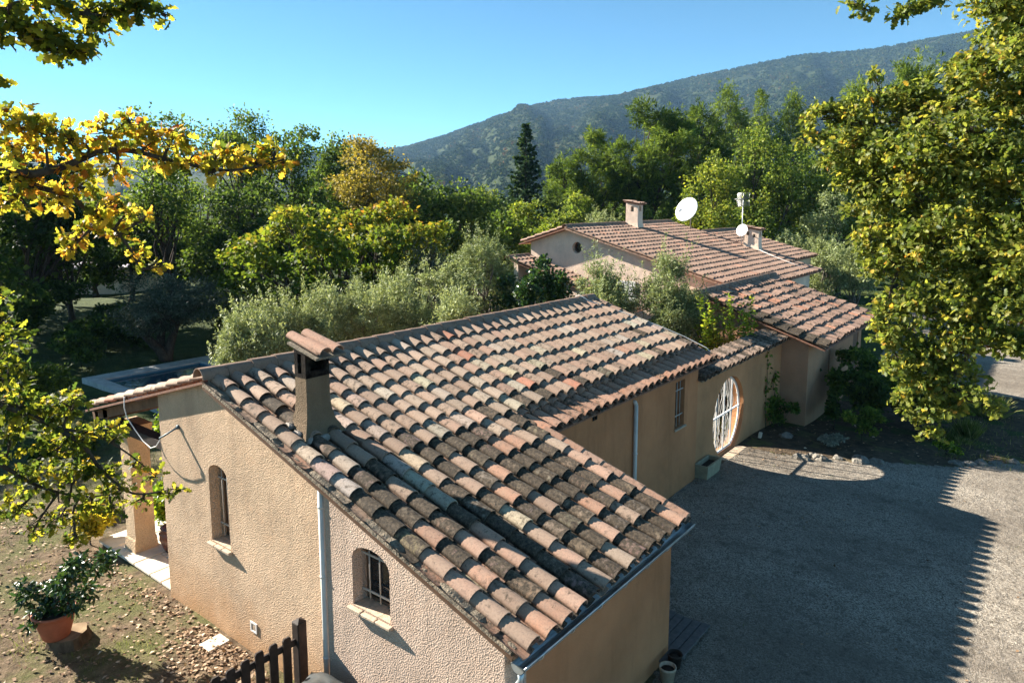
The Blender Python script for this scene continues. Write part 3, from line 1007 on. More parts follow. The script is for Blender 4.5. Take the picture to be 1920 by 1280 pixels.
# windows of the gable wall
def gable_window(x, y0, y1, z0, zs, zt, nb, depth, bars, sill_out=.075, crossz=(0.2, .78)):
    w = thing('window', '', '', (x, (y0 + y1) / 2, z0)); del w['label']; del w['category']
    w.parent = house; w.location = Vector((x, (y0 + y1) / 2, z0)) - wpos(house)
    b = B()
    out = arch(y0 - .0, y1 + .0, z0, zs, zt); inn = arch(y0 + .05, y1 - .05, z0 + .05, zs, zt - .05)
    b.slab(out, [inn], (x + depth, 0, 0), (0, 1, 0), (0, 0, 1), (-1, 0, 0), .05)
    b.build('frame', M['frame'], w)
    b = B(); b.slab(inn, [], (x + depth + .025, 0, 0), (0, 1, 0), (0, 0, 1), (-1, 0, 0), .008)
    b.build('pane', M['glass'], w)
    b = B()
    xb = x + bars
    for k in range(nb):
        y = y0 + (y1 - y0) * (k + .8) / (nb + .6)
        top = zs + (zt - zs) * math.sqrt(max(0, 1 - ((y - (y0 + y1) / 2) / ((y1 - y0) / 2)) ** 2)) - .015
        b.tube([(xb, y, z0 + .06), (xb, y, top)], .011, 6)
    for f in crossz:
        z = z0 + (zt - z0) * f
        b.box(xb - .008, xb + .008, y0 + .005, y1 - .005, z - .014, z + .014)
    b.build('grille', M['bar'], w)
    b = B()
    n = 3
    for k in range(n):
        ya, yb = y0 - .06 + (y1 - y0 + .12) * k / n, y0 - .06 + (y1 - y0 + .12) * (k + 1) / n
        b.box(x - sill_out, x - .003, ya + .003, yb - .003, z0 - .055, z0 - .008 + rt.uniform(-.004, .004), bev=.01)
        b.box(x - .002, x + depth - .005, max(ya, y0 + .003) + .003, min(yb, y1 - .003) - .003, z0 + .002, z0 + .012)
    b.build('sill', M['stone'], w)
    return w
gable_window(5.773, 10.32, 10.89, 1.58, 2.78, 2.95, 3, .26, .16)
w2 = gable_window(5.62, 6.34, 7.06, 1.92, 2.60, 2.80, 3, .24, .16)
# window of the drive side
w = thing('window', '', '', (15.9, 7.19, 1.7)); del w['label']; del w['category']
w.parent = house; w.location = Vector((15.9, 7.19, 1.7)) - wpos(house)
b = B(); b.slab([(15.632, 1.702), (16.158, 1.702), (16.158, 2.858), (15.632, 2.858)], [[(15.70, 1.77), (16.09, 1.77), (16.09, 2.79), (15.70, 2.79)]], (0, 7.39, 0), (1, 0, 0), (0, 0, 1), (0, -1, 0), .05); b.build('frame', M['frame'], w)
b = B(); b.box(15.70, 16.09, 7.41, 7.42, 1.77, 2.79); b.build('pane', M['glass'], w)
b = B(); b.tube([(15.82, 7.24, 1.71), (15.82, 7.24, 2.85)], .012, 6); b.tube([(15.99, 7.24, 1.71), (15.99, 7.24, 2.85)], .010, 6)
for z in (1.98, 2.62): b.box(15.635, 16.155, 7.232, 7.248, z - .012, z + .012)
b.build('grille', M['bar'], w)
b = B(); b.box(15.58, 16.21, 7.13, 7.187, 1.645, 1.692, bev=.01); b.build('sill', M['stone'], w)
b = B()
for x in (11.80, 11.90): b.box(x, x + .06, 7.17, 7.187, 2.86, 3.0)
b.build('vent', M['soot'], house)
b = B()
b.slab([(9.655, .385), (9.83, .385), (9.83, .55), (9.655, .55)], [[(9.68, .41), (9.805, .41), (9.805, .525), (9.68, .525)]], (5.755, 0, 0), (0, 1, 0), (0, 0, 1), (-1, 0, 0), .016)
vn = b.build('vent', M['white'], house)
b = B()
for k in range(5): b.box(5.762, 5.7715, 9.685, 9.80, .415 + k * .022, .428 + k * .022)
b.build('louvre', M['stone'], vn)

# gutter, brackets and rain pipes
b = B()
def gutter(b, x0, x1, yc, z, r):
    n = 10
    vs, fs = [], []
    for x in (x0, x1):
        for rr in (r, r - .006):
            for k in range(n + 1):
                a = pi + pi * k / n
                vs.append((x, yc + rr * cos(a), z + rr * sin(a)))
    m = n + 1
    for k in range(n):
        fs += [(k, k + 1, 2 * m + k + 1, 2 * m + k), (m + k + 1, m + k, 3 * m + k, 3 * m + k + 1), (k, k + 1, m + k + 1, m + k), (2 * m + k, 2 * m + k + 1, 3 * m + k + 1, 3 * m + k)]
    fs += [(0, m, 3 * m, 2 * m), (n, 2 * m + n, 3 * m + n, m + n)]
    b.add(vs, fs)
    for x in (x0, x1):
        vs = [(x, yc + r * cos(pi + pi * k / n), z + r * sin(pi + pi * k / n)) for k in range(n + 1)] + [(x + .012, yc + r * cos(pi + pi * k / n), z + r * sin(pi + pi * k / n)) for k in range(n + 1)]
        b.add(vs, [tuple(range(n + 1)), tuple(range(2 * n + 1, n, -1))] + [(k, k + 1, n + 2 + k, n + 1 + k) for k in range(n)])
    b.tube([(x0, yc - r, z), (x1 + .012, yc - r, z)], .010, 6)
gutter(b, 5.60, 9.99, 4.305, 2.235, .095)
gt = b.build('gutter', M['zinc'], house)
for k in range(7):
    b = B(); x = 5.95 + k * .63
    b.tube([(x, 4.305 + .1 * cos(pi + pi * q / 8), 2.232 + .102 * sin(pi + pi * q / 8)) for q in range(9)], .007, 5)
    b.box(x - .012, x + .012, 4.39, 4.498, 2.20, 2.24)
    b.build('bracket', M['zinc'], gt)
b = B()
b.tube([(5.66, 4.305, 2.145), (5.66, 4.30, 2.04), (5.62, 4.34, 1.96), (5.60, 4.43, 1.90), (5.60, 4.44, 1.80), (5.60, 4.44, .02)], .038, 10)
b.build('downpipe', M['zinc'], house)
b = B()
b.tube([(5.63, 7.69, 3.36), (5.63, 7.69, .02)], .045, 10)
for z in (.9, 2.1, 3.1): b.tube([(5.63, 7.69, z - .015), (5.63, 7.69, z + .015)], .052, 10); b.box(5.66, 5.772, 7.68, 7.70, z - .012, z + .012)
b.build('downpipe', M['pipe'], house)
b = B()
b.tube([(13.52, 7.13, 2.80), (13.52, 7.13, -.02)], .045, 10)
b.tube([(13.52, 7.13, 2.80), (13.52, 7.16, 2.86), (13.52, 7.2, 2.88)], .045, 10)
for z in (.6, 1.7): b.tube([(13.52, 7.13, z - .02), (13.52, 7.13, z + .02)], .052, 10)
b.build('downpipe', M['pipe'], house)

# the chimney on the front slope
ch = chimney(roofo, 6.135, 6.555, 8.63, 8.90, 3.74, 4.62, .17)
b = B()
Z0, Z1 = 4.62, 5.06
b.slab([(8.63, Z0), (8.90, Z0), (8.90, Z1 + .03), (8.63, Z1 - .04)], [[(8.73, Z0 + .06), (8.82, Z0 + .06), (8.82, Z1 - .08), (8.73, Z1 - .08)]], (6.135, 0, 0), (0, 1, 0), (0, 0, 1), (-1, 0, 0), .06)
b.slab([(8.63, Z0), (8.90, Z0), (8.90, Z1 + .03), (8.63, Z1 - .04)], [], (6.555, 0, 0), (0, 1, 0), (0, 0, 1), (1, 0, 0), .06)
b.slab([(6.196, Z0), (6.494, Z0), (6.494, Z1 - .05), (6.196, Z1 - .05)], [[(6.225, Z0 + .10), (6.465, Z0 + .10), (6.465, Z1 - .10), (6.225, Z1 - .10)]], (0, 8.632, 0), (1, 0, 0), (0, 0, 1), (0, -1, 0), .05)
b.slab([(6.196, Z0), (6.494, Z0), (6.494, Z1), (6.196, Z1)], [], (0, 8.898, 0), (1, 0, 0), (0, 0, 1), (0, 1, 0), .05)
sm = Mat('sooty_render', .95, .08)
sm.base(sm.mix(sm.ramp(sm.noise(9, 6, .7), [(.42, 0.0), (.72, 1.0)]), (.006, .005, .005), (.05, .04, .03)))
sm.bump(sm.noise(45, 4, .6), .02, 1)
b.build('chimney_head', sm.m, ch)
b = B()
Ms = Matrix.Translation((6.32, 8.60, 5.065)) @ Matrix.Rotation(math.atan(.235), 4, 'X')
b.box(-.275, .25, -.36, .34, -.02, .012, Ms)
b.build('cap_slab', M['mortar'], ch)
b = B()
capD = Vector((0, -1, -.235)).normalized(); capN = Vector((0, -.235, 1)).normalized()
tile_roof(b, Ms @ Vector((-.27, .36, .012)), Xv, capD, capN, 2, 1, .265, .70, lambda i, j, s, t: (.42, .235, .16, .12), pans=False, jit=.6, lift=.03)
tile_roof(b, Ms @ Vector((-.27, .02, .040)), Xv, capD, capN, 1, 1, .265, .40, lambda i, j, s, t: (.44, .24, .16, .1), pans=False, jit=.3, lift=.03)
b.build('cap_tile', M['tile'], ch, colors=True, fix=False)
b = B()                                                    # patched flashing round its foot
for (x, y, sx, sy) in ((6.08, 8.50, .16, .10), (6.30, 8.47, .18, .12), (6.55, 8.50, .16, .10), (6.02, 8.72, .10, .2), (6.70, 8.72, .10, .2), (6.04, 8.95, .1, .18), (6.3, 9.04, .3, .08)):
    z = zb(y) + .10
    b.box(x - sx / 2, x + sx / 2, y - sy / 2, y + sy / 2, z - .07, z + .035, bev=.03)
b.build('flashing', M['cement'], ch)

b = B()
zz_ = lambda x, y: zb(y) + .15
b.tube([(16.7, 11.1, zk(11.1) + .16), (16.75, 10.7, zb(10.7) + .245), (16.85, 10.45, zb(10.45) + .17), (17.1, 10.0, zb(10.0) + .16), (17.3, 9.4, zb(9.4) + .16), (17.5, 8.6, zb(8.6) + .17), (17.58, 7.9, zb(7.9) + .17), (17.66, 7.3, zb(7.3) + .12), (17.62, 7.05, zb(7.05) + .02)], .010, 5)
tag(b.build('cable', M['white']), 'thin white cable crossing the ridge at the far end of the front house roof', 'cable')

# porch: beams and a rendered post
b = B()
b.box(5.80, 9.5, 14.72, 14.92, 2.92, 3.10); b.box(5.80, 9.5, 15.16, 15.30, 2.86, 2.99)
for x in (5.80, 6.9, 8.0, 9.3):
    Mr = Matrix.Translation((x, 12.50, zk(12.47) - .17)) @ Matrix.Rotation(-math.atan(.283), 4, 'X')
    b.box(0, .14, 0, 3.02, -.09, .09, Mr)
b.build('porch_beam', M['wood_beam'], house)
b = B()
Mb = Matrix.Translation((5.86, 12.49, 3.31))
b.box(5.84, 6.06, 12.495, 14.68, 2.74, 2.90)
b.build('lintel_beam', M['wood_dark'], house)
b = B()
prof = [(.0, .0), (.12, .0)]
pts = []
vs, fs = [], []
PR = [(-.06, .06), (.30, .02), (.34, 0), (1.6, 0), (2.25, 0), (2.5, .10), (2.74, .22)]
cxp, cyp, hw = 6.28, 14.72, .20
for z, e in PR:
    vs += [(cxp - hw - min(e, .05), cyp - hw - e * .4, z), (cxp + hw + min(e, .05), cyp - hw - e * .4, z), (cxp + hw + min(e, .05), cyp + hw + e, z), (cxp - hw - min(e, .05), cyp + hw + e, z)]
for i in range(len(PR) - 1):
    for k in range(4): fs.append((i * 4 + k, i * 4 + (k + 1) % 4, (i + 1) * 4 + (k + 1) % 4, (i + 1) * 4 + k))
fs += [(3, 2, 1, 0), tuple(len(PR) * 4 - 4 + k for k in range(4))]
b.add(vs, fs)
b.build('porch_post', M['post'], house)

# loose cable from the porch eave to a bracket on the gable
b = B()
q = []
pc = [(5.60, 13.42, zk(13.42) + .06), (5.60, 13.45, 3.45), (5.60, 13.38, 3.28), (5.62, 13.15, 3.10), (5.63, 12.85, 2.92), (5.62, 12.55, 2.86), (5.60, 12.30, 2.95), (5.58, 12.08, 3.13)]
b.tube(pc, .009, 6)
cb = b.build('cable', M['white'])
tag(cb, 'loose white cable hanging from the porch eave to the gable wall', 'cable')
b = B(); b.tube([(5.58, 12.10, 3.15), (5.60, 12.0, 3.20), (5.765, 11.80, 3.36)], .016, 6); b.tube([(5.745, 11.80, 3.36), (5.773, 11.80, 3.36)], .04, 10)
br = b.build('wall_bracket', m_plain('blue_grey_iron', (.10, .14, .16), .5))
tag(br, 'small blue grey iron bracket holding the cable on the gable', 'bracket')

# ------------------------------------------------------------------ courtyard wall with the round gate
gw = thing('garden_wall', 'ochre stucco courtyard wall capped with clay tiles and pierced by a round opening', 'wall', (20.5, 7.45, 0))
GC, GZ, GR = 19.47, 1.07, 1.17
pts = []
a0 = math.asin((.035 - GZ) / GR)
for k in range(41):
    a = a0 + (pi - 2 * a0) * k / 40
    pts.append((GC + GR * cos(a), GZ + GR * sin(a)))
b = B()
b.slab([(16.955, -.7), (24.05, -.7), (24.05, 2.66), (16.955, 2.66)], [pts], (0, 7.29, 0), (1, 0, 0), (0, 0, 1), (0, -1, 0), .34)
b.build('wall', M['wall_gate'], gw)
b = B()
cD = Vector((0, -1, -.30)).normalized(); cN = Vector((0, -.30, 1)).normalized()
tile_roof(b, (17.02, 7.78, 2.84), Xv, cD, cN, 23, 2, 7.0 / 23, .37, lambda i, j, s, t: (*RT.choice([(.30, .21, .16), (.36, .25, .19), (.26, .19, .15), (.40, .27, .2)]), RT.uniform(.3, .8)))
cp = b.build('coping', M['tile'], gw, colors=True, fix=False)
b = B()
zc_ = lambda y: 2.84 - .30 * (7.78 - y)
plate(b, [(17.02, 7.12), (24.02, 7.12), (24.02, 7.78), (17.02, 7.78)], zc_, .05)
b.box(17.0, 24.03, 7.30, 7.60, 2.665, 2.70)
b.build('coping_bed', M['mortar'], cp)
b = B(); b.box(18.75, 20.2, 6.98, 7.285, -.3, .02, bev=.015); b.box(18.95, 20.0, 7.29, 7.62, -.3, .030)
b.build('threshold', M['stone'], gw)
gate = thing('gate', '', '', (GC, 7.43, .03)); del gate['label']; del gate['category']
gate.parent = gw; gate.location = Vector((GC, 7.43, .03)) - wpos(gw)
b = B()
rr = GR - .045
aa = math.asin((.075 - GZ) / rr)
ring = [(GC + rr * cos(aa + (pi - 2 * aa) * k / 48), 7.43, GZ + rr * sin(aa + (pi - 2 * aa) * k / 48)) for k in range(49)]
b.tube(ring, .032, 6); b.tube([ring[0], ring[-1]], .032, 6)
b.build('frame', M['white'], gate)
b = B()
for dx in (-.62, -.06, .50):
    t = math.sqrt(max(0, rr * rr - dx * dx))
    b.box(GC + dx - .02, GC + dx + .02, 7.408, 7.452, max(.08, GZ - t), GZ + t)
t = rr - .02
b.box(GC - t, GC + t, 7.403, 7.457, 1.12, 1.155)
b.build('bar', M['white'], gate)
b = B()
rg = random.Random(8)
for k in range(24):
    dx = rg.uniform(-1.0, 1.0)
    tz = math.sqrt(max(0, rr * rr - dx * dx))
    p = []
    x = GC + dx; lo, hi = max(.08, GZ - tz), GZ + tz
    if rg.random() < .5: hi = 1.12
    elif rg.random() < .4: lo = 1.16
    for q in range(7):
        z = lo + (hi - lo) * q / 6
        xx = x + rg.uniform(-.13, .13) * (0 < q < 6)
        m = math.sqrt(max(.001, rr * rr - (z - GZ) ** 2))
        p.append((min(max(xx, GC - m), GC + m), 7.43 + rg.uniform(-.015, .015), z))
    b.tube(p, 0.0075, 5, cap=False)
b.build('wrought_stem', m_plain('worn_white_iron', (.50, .48, .44), .6, .3, 9), gate)

# ------------------------------------------------------------------ the building beyond the courtyard wall
sb = thing('side_building', 'low outbuilding with bumpy reddish tile roof between the courtyard wall and the oak', 'outbuilding', (28, 8.3, -.3))
zs2 = lambda y: 2.50 + .325 * (y - 5.87)
b = B()
b.slab([(6.43, -1.0), (10.2, -1.0), (10.2, zs2(10.2) - .05), (6.43, zs2(6.43) - .05)], [], (24.08, 0, 0), (0, 1, 0), (0, 0, 1), (-1, 0, 0), .3)
b.slab([(10.2, -1.0), (13.9, -1.0), (10.2, zs2(10.2) - .05)], [], (24.08, 0, 0), (0, 1, 0), (0, 0, 1), (-1, 0, 0), .3)
b.slab([(24.38, -1.0), (31.7, -1.0), (31.7, zs2(6.43) - .05), (24.38, zs2(6.43) - .05)], [[(26.68, .95), (26.86, .95), (26.86, 1.98), (26.68, 1.98)], [(30.3, .4), (31.2, .4), (31.2, 1.98), (30.3, 1.98)]], (0, 6.43, 0), (1, 0, 0), (0, 0, 1), (0, -1, 0), .3)
b.box(31.4, 31.7, 6.73, 13.6, -1, 2.7)
b.build('wall', M['wall_side'], sb)
b = B(); b.box(26.682, 26.858, 6.52, 6.56, .952, 1.978); b.build('shutter', M['brown_shut'], sb)
b = B(); b.box(30.302, 30.745, 6.46, 6.50, .402, 1.978); b.box(30.755, 31.198, 6.46, 6.50, .402, 1.978); b.build('shutter', M['brown_shut'], sb)
b = B()
S2D = Vector((0, -1, -.325)).normalized(); S2N = Vector((0, -.325, 1)).normalized()
def col_side(i, j, s, t):
    if i < 3 and t > 1.2: return (.22, .18, .15, .9)
    if RT.random() < .08: return (.50, .22, .13, .2)
    return (*RT.choice([(.34, .205, .15), (.32, .19, .135), (.365, .225, .165), (.305, .19, .14)]), RT.choice([.1, .2, .3, .45]))
bump2 = lambda s, t: .03 * sin(s * 2.1 + t) * sin(t * 2.3) + .02 * sin(s * 5 + 1.2 * t)
tile_roof(b, (23.80, 10.12, zs2(10.12)), Xv, S2D, S2N, 27, 10, 8.2 / 27, .445, col_side, jit=2.0, hscale=.72, lift=.058, sag=bump2)
tile_roof(b, (32.0, 10.28, zs2(10.12)), -Xv, Vector((0, 1, -.325)).normalized(), Vector((0, .325, 1)).normalized(), 27, 9, 8.2 / 27, .445, col_side, pans=False)
so = b.build('roof', M['tile'], sb, colors=True, fix=False)
b = B(); ridge_tiles(b, (23.75, 10.2, zs2(10.2) + .04), (32.05, 10.2, zs2(10.2) + .04), .15, .46, lambda *a: (.36, .25, .19, .6)); b.build('ridge', M['tile'], so, colors=True, fix=False)
b = B()
plate(b, [(23.76, 5.84), (32.0, 5.84), (32.0, 10.2), (23.76, 10.2)], zs2, .06)
plate(b, [(23.76, 10.2), (32.0, 10.2), (32.0, 14.0), (23.76, 14.0)], lambda y: zs2(10.2) - .325 * (y - 10.2), .06)
b.build('roof_deck', M['tile_under'], so)

# ------------------------------------------------------------------ the rear house
rh = thing('rear_house', 'long cream stucco house with broad pinkish tile roofs and two chimneys behind the courtyard', 'house', (34, 15, 0))
AX, AY = 28.0, 18.62
zr = lambda y: 3.64 + .272 * (y - 10.05)
zrb = lambda y: zr(AY) - .30 * (y - AY)
b = B()
oc = [(18.2 + .27 * cos(2 * pi * k / 20), 5.05 + .27 * sin(2 * pi * k / 20)) for k in range(20)]
SH = [(15.05, 1.4), (16.45, 1.4), (16.45, 3.66), (15.05, 3.66)]
b.slab([(10.5, -1), (20.9, -1), (20.9, zrb(20.9) - .04), (AY, zr(AY) - .04), (10.5, zr(10.5) - .04)], [oc, SH], (28.25, 0, 0), (0, 1, 0), (0, 0, 1), (-1, 0, 0), .3)
b.box(28.55, 38.7, 10.5, 10.8, -1, zr(10.5) - .06)
b.box(28.55, 38.7, 20.6, 20.9, -1, zrb(20.9) - .06)
b.box(38.4, 38.7, 10.8, 20.6, -1, 3.7)
b.box(38.71, 44.1, 11.95, 12.25, -1, 3.98); b.box(43.8, 44.1, 12.25, 20.5, -1, 4.0)
b.build('wall', M['wall_far'], rh)
b = B(); b.slab([(18.2 + .20 * cos(2 * pi * k / 20), 5.05 + .20 * sin(2 * pi * k / 20)) for k in range(20)], [], (28.50, 0, 0), (0, 1, 0), (0, 0, 1), (-1, 0, 0), .02)
rwin = b.build('round_window', M['glass'], rh)
b = B(); b.slab(oc, [[(18.2 + .205 * cos(2 * pi * k / 20), 5.05 + .205 * sin(2 * pi * k / 20)) for k in range(20)]], (28.45, 0, 0), (0, 1, 0), (0, 0, 1), (-1, 0, 0), .07)
b.build('frame', M['frame'], rwin)
for k in range(2):
    b = B()
    y0 = 15.06 + k * .70
    b.box(28.21, 28.245, y0, y0 + .05, 1.4, 3.66); b.box(28.21, 28.245, y0 + .63, y0 + .68, 1.4, 3.66)
    b.box(28.21, 28.245, y0 + .05, y0 + .63, 1.4, 1.5); b.box(28.21, 28.245, y0 + .05, y0 + .63, 3.58, 3.66)
    for j in range(30):
        z = 1.52 + j * .0685
        b.box(-.004, .004, y0 + .05, y0 + .63, -.026, .026, Matrix.Translation((28.228, 0, z + .03)) @ Matrix.Rotation(.55, 4, 'Y'))
    b.build('shutter', M['white'], rh)

def col_rear(i, j, s, t):
    if RT.random() < .04: return (.52, .26, .17, .1)
    return (*RT.choice([(.345, .215, .155), (.33, .20, .145), (.365, .23, .17), (.315, .195, .14)]), RT.choice([.05, .1, .2, .3]))
RD = Vector((0, -1, -.272)).normalized(); RN = Vector((0, -.272, 1)).normalized()
CR = math.sqrt(1 + .272 ** 2)
b = B()
nr = 19
tile_roof(b, (27.86, AY - .06, zr(AY - .06)), Xv, RD, RN, 36, nr, 11.2 / 36, (AY - .06 - 10.0) * CR / nr, col_rear, hscale=.72, seg=6, lift=.058)
tile_roof(b, (39.06, AY + .06, zr(AY)), -Xv, Vector((0, 1, -.30)).normalized(), Vector((0, .30, 1)).normalized(), 36, 6, 11.2 / 36, .45, col_rear, pans=False, seg=5)
tile_roof(b, (39.08, 16.62, zr(16.62) - .05), Xv, RD, RN, 17, 11, 5.25 / 17, (16.62 - 11.65) * CR / 11, col_rear, hscale=.72, seg=6, lift=.058)
ro = b.build('roof', M['tile'], rh, colors=True, fix=False)
b = B()
ridge_tiles(b, (27.82, AY, zr(AY) + .03), (39.05, AY, zr(AY) + .03), .15, .46, lambda *a: (.38, .26, .19, .5))
b.build('ridge', M['tile'], ro, colors=True, fix=False)
b = B()
ridge_tiles(b, (39.0, 16.7, zr(16.7) - .02), (44.35, 16.7, zr(16.7) - .02), .15, .46, lambda *a: (.38, .26, .19, .5))
b.build('ridge', M['tile'], ro, colors=True, fix=False)
b = B()
plate(b, [(27.84, 10.02), (39.04, 10.02), (39.04, AY), (27.84, AY)], zr, .06)
plate(b, [(27.84, AY), (39.04, AY), (39.04, 21.35), (27.84, 21.35)], zrb, .06)
plate(b, [(39.06, 11.67), (44.33, 11.67), (44.33, 16.7), (39.06, 16.7)], lambda y: zr(y) - .05, .06)
plate(b, [(39.06, 16.7), (44.33, 16.7), (44.33, 21.0), (39.06, 21.0)], lambda y: zr(16.7) - .05 - .28 * (y - 16.7), .06)
b.build('roof_deck', M['tile_under'], ro)
b = B()
for k in range(20):                                        # clay edging down the near verge
    y1 = AY - k * .43; y0 = max(10.0, y1 - .45)
    b.col = (.46, .27, .185, .3)
    vs = [(27.80, y0, zr(y0) - .05), (27.83, y0, zr(y0) - .05), (27.83, y0, zr(y0) + .09), (27.80, y0, zr(y0) + .08)]
    vs += [(x, y1, z + zr(y1) - zr(y0) - .012) for x, _, z in vs]
    b.add(vs, [(3, 2, 1, 0), (4, 5, 6, 7)] + [(q, (q + 1) % 4, (q + 1) % 4 + 4, q + 4) for q in range(4)])
b.build('verge_tile', M['tile'], ro, colors=True)
# small lean-to roof against its gable
b = B()
tile_roof(b, (26.55, 20.95, 4.50), Xv, RD, RN, 5, 10, 1.65 / 5, .45, col_rear, hscale=.72, seg=6, lift=.058)
ridge_tiles(b, (26.5, 21.0, 4.52), (28.24, 21.0, 4.52), .14, .44, lambda *a: (.38, .26, .19, .5))
lt = b.build('porch_roof', M['tile'], rh, colors=True, fix=False)
b = B(); plate(b, [(26.52, 16.6), (28.24, 16.6), (28.24, 21.0), (26.52, 21.0)], lambda y: 4.49 - .272 * (20.95 - y), .06); b.build('roof_deck', M['tile_under'], lt)
b = B(); b.box(26.75, 28.24, 20.55, 20.80, -1, 4.33); b.box(26.75, 26.95, 16.8, 20.55, -1, 3.2); b.build('wall', M['wall_far'], rh)

def roof_chimney(x0, x1, y0, y1, zbase, ztop, flare, holes_x, hole_y):
    c = chimney(ro, x0, x1, y0, y1, zbase, ztop - .55, flare, mat='wall_far')
    b = B()
    b.slab([(y0, ztop - .55), (y1, ztop - .55), (y1, ztop), (y0, ztop - .12)], holes_x, (x0, 0, 0), (0, 1, 0), (0, 0, 1), (-1, 0, 0), .08)
    b.slab([(y0, ztop - .55), (y1, ztop - .55), (y1, ztop), (y0, ztop - .12)], [], (x1, 0, 0), (0, 1, 0), (0, 0, 1), (1, 0, 0), .08)
    b.slab([(x0 + .081, ztop - .55), (x1 - .081, ztop - .55), (x1 - .081, ztop - .13), (x0 + .081, ztop - .13)], [hole_y], (0, y0 + .002, 0), (1, 0, 0), (0, 0, 1), (0, -1, 0), .08)
    b.slab([(x0 + .081, ztop - .55), (x1 - .081, ztop - .55), (x1 - .081, ztop - .02), (x0 + .081, ztop - .02)], [], (0, y1 - .002, 0), (1, 0, 0), (0, 0, 1), (0, 1, 0), .08)
    b.build('chimney_head', M['wall_far'], c)
    b = B(); b.box(x0 + .1, x1 - .1, y0 + .1, y1 - .1, ztop - .56, ztop - .5); b.build('soot', M['soot'], c)
    b = B()
    w = x1 - x0 + .14
    o = Vector((x0 - .07, y1 + .10, ztop + .045))
    D_ = Vector((0, -1, -.17)).normalized(); N_ = Vector((0, -.17, 1)).normalized()
    nn = 3
    tile_roof(b, o, Xv, D_, N_, nn, 2, w / nn, (y1 - y0 + .22) / 2, col_rear, hscale=.72, seg=6, lift=.058)
    b.build('cap_tile', M['tile'], c, colors=True, fix=False)
    b = B()
    b.box(x0 - .05, x1 + .05, -(y1 - y0 + .2), 0, -.03, 0, Matrix.Translation((0, y1 + .10, ztop + .045)) @ Matrix.Rotation(math.atan(.17), 4, 'X'))
    b.build('cap_slab', M['tile_under'], c)
    return c
roof_chimney(33.45, 34.0, 17.82, 18.52, 5.70, 7.16, .13, [(18.1, 6.70), (18.32, 6.70), (18.32, 7.0), (18.1, 7.0)][:0] or [[(18.06, 6.68), (18.24, 6.68), (18.24, 6.95), (18.06, 6.95)]], [(33.62, 6.70), (33.84, 6.70), (33.84, 6.98), (33.62, 6.98)])
roof_chimney(38.48, 39.0, 13.18, 14.0, 4.45, 5.80, .15, [[(13.70, 5.38), (13.85, 5.38), (13.85, 5.58), (13.70, 5.58)], [(13.36, 5.275), (13.50, 5.275), (13.50, 5.46), (13.36, 5.46)]], [(38.62, 5.3), (38.86, 5.3), (38.86, 5.6), (38.62, 5.6)])

# dishes and aerial
def dish(name, label, c, r, n, foot, flat=.16):
    root = thing(name, label, 'satellite dish', foot)
    c, n, foot = Vector(c), Vector(n).normalized(), Vector(foot)
    Q = n.to_track_quat('Z', 'Y').to_matrix().to_4x4()
    Mt = Matrix.Translation(c) @ Q
    b = B()
    K, S = 8, 36
    vs, fs = [], []
    for side in (0, -.012):
        for i in range(K + 1):
            q = r * i / K
            for k in range(S):
                a = 2 * pi * k / S
                vs.append(Mt @ Vector((q * cos(a) * .92, q * sin(a), flat * r * (i / K) ** 2 + side)))
    m = (K + 1) * S
    for i in range(K):
        for k in range(S):
            k2 = (k + 1) % S
            fs.append((i * S + k, i * S + k2, (i + 1) * S + k2, (i + 1) * S + k))
            fs.append((m + i * S + k2, m + i * S + k, m + (i + 1) * S + k, m + (i + 1) * S + k2))
    for k in range(S): fs.append((K * S + k, K * S + (k + 1) % S, m + K * S + (k + 1) % S, m + K * S + k))
    b.smf = True
    b.add(vs, fs)
    b.build('reflector', M['dish'], root, fix=False)
    b = B()
    fp = Mt @ Vector((0, -r * .55, r * 1.05))
    lo = Mt @ Vector((0, -r * .95, flat * r * .8))
    b.tube([lo, fp], .014 + r * .008, 6)
    for sx in (-1, 1): b.tube([Mt @ Vector((sx * r * .75, -r * .4, flat * r * .7)), fp], .006 + r * .006, 5)
    b.build('feed_arm', M['metal'], root)
    b = B(); b.tube([fp, fp + (Mt.to_3x3() @ Vector((0, .25 * r, -.3 * r)))], r * .07, 8); b.build('receiver', M['white'], root)
    b = B()
    bk = Mt @ Vector((0, 0, -.05))
    b.tube([foot, Vector((foot.x, foot.y, bk.z - .05)), bk], .03, 8)
    b.build('mast', M['metal'], root)
    return root
dc = at(1289, 394, 41.0)
dish('satellite_dish', 'large white satellite dish at the ridge end of the rear house roof', dc, .74, (-.86, .12, .42), (dc.x + .35, dc.y - .05, 5.72))
d2 = at(1392, 432, 38.3)
dish('satellite_dish', 'small white satellite dish fixed to the chimney with the aerial', d2, .34, (-.88, .1, .35), (38.40, 13.95, d2.z - .55))

an = thing('television_aerial', 'silver television aerial with a grid reflector on a mast by the chimney', 'aerial', (38.42, 14.05, 4.7))
t1 = at(1403, 374, 38.6)
b = B(); b.tube([(38.40, 14.08, 4.6), (38.40, 14.08, t1.z + .02)], .02, 8); b.build('mast', M['metal'], an)
b = B()
mx, my = 38.40, 14.08
for s in (1, -1):
    for k in range(6):
        z = t1.z + s * (.05 + k * .062)
        dx = -.28 + k * .052 if s > 0 else -.28 + k * .052
        b.tube([(mx - .10 + dx * .3 + .08, my - .36, z), (mx - .10 + dx * .3 + .08, my + .30, z)], .0055, 4)
    for yy_ in (-.36, -.03, .30):
        b.tube([(mx - .10 - .28 * .3 + .08, my + yy_, t1.z + s * .05), (mx - .10 - .02 * .3 + .08, my + yy_, t1.z + s * .36)], .006, 4)
b.build('reflector', M['metal'], an)
b = B()
b.tube([(mx, my, t1.z), (mx - .62, my + .12, t1.z + .02)], .011, 5)
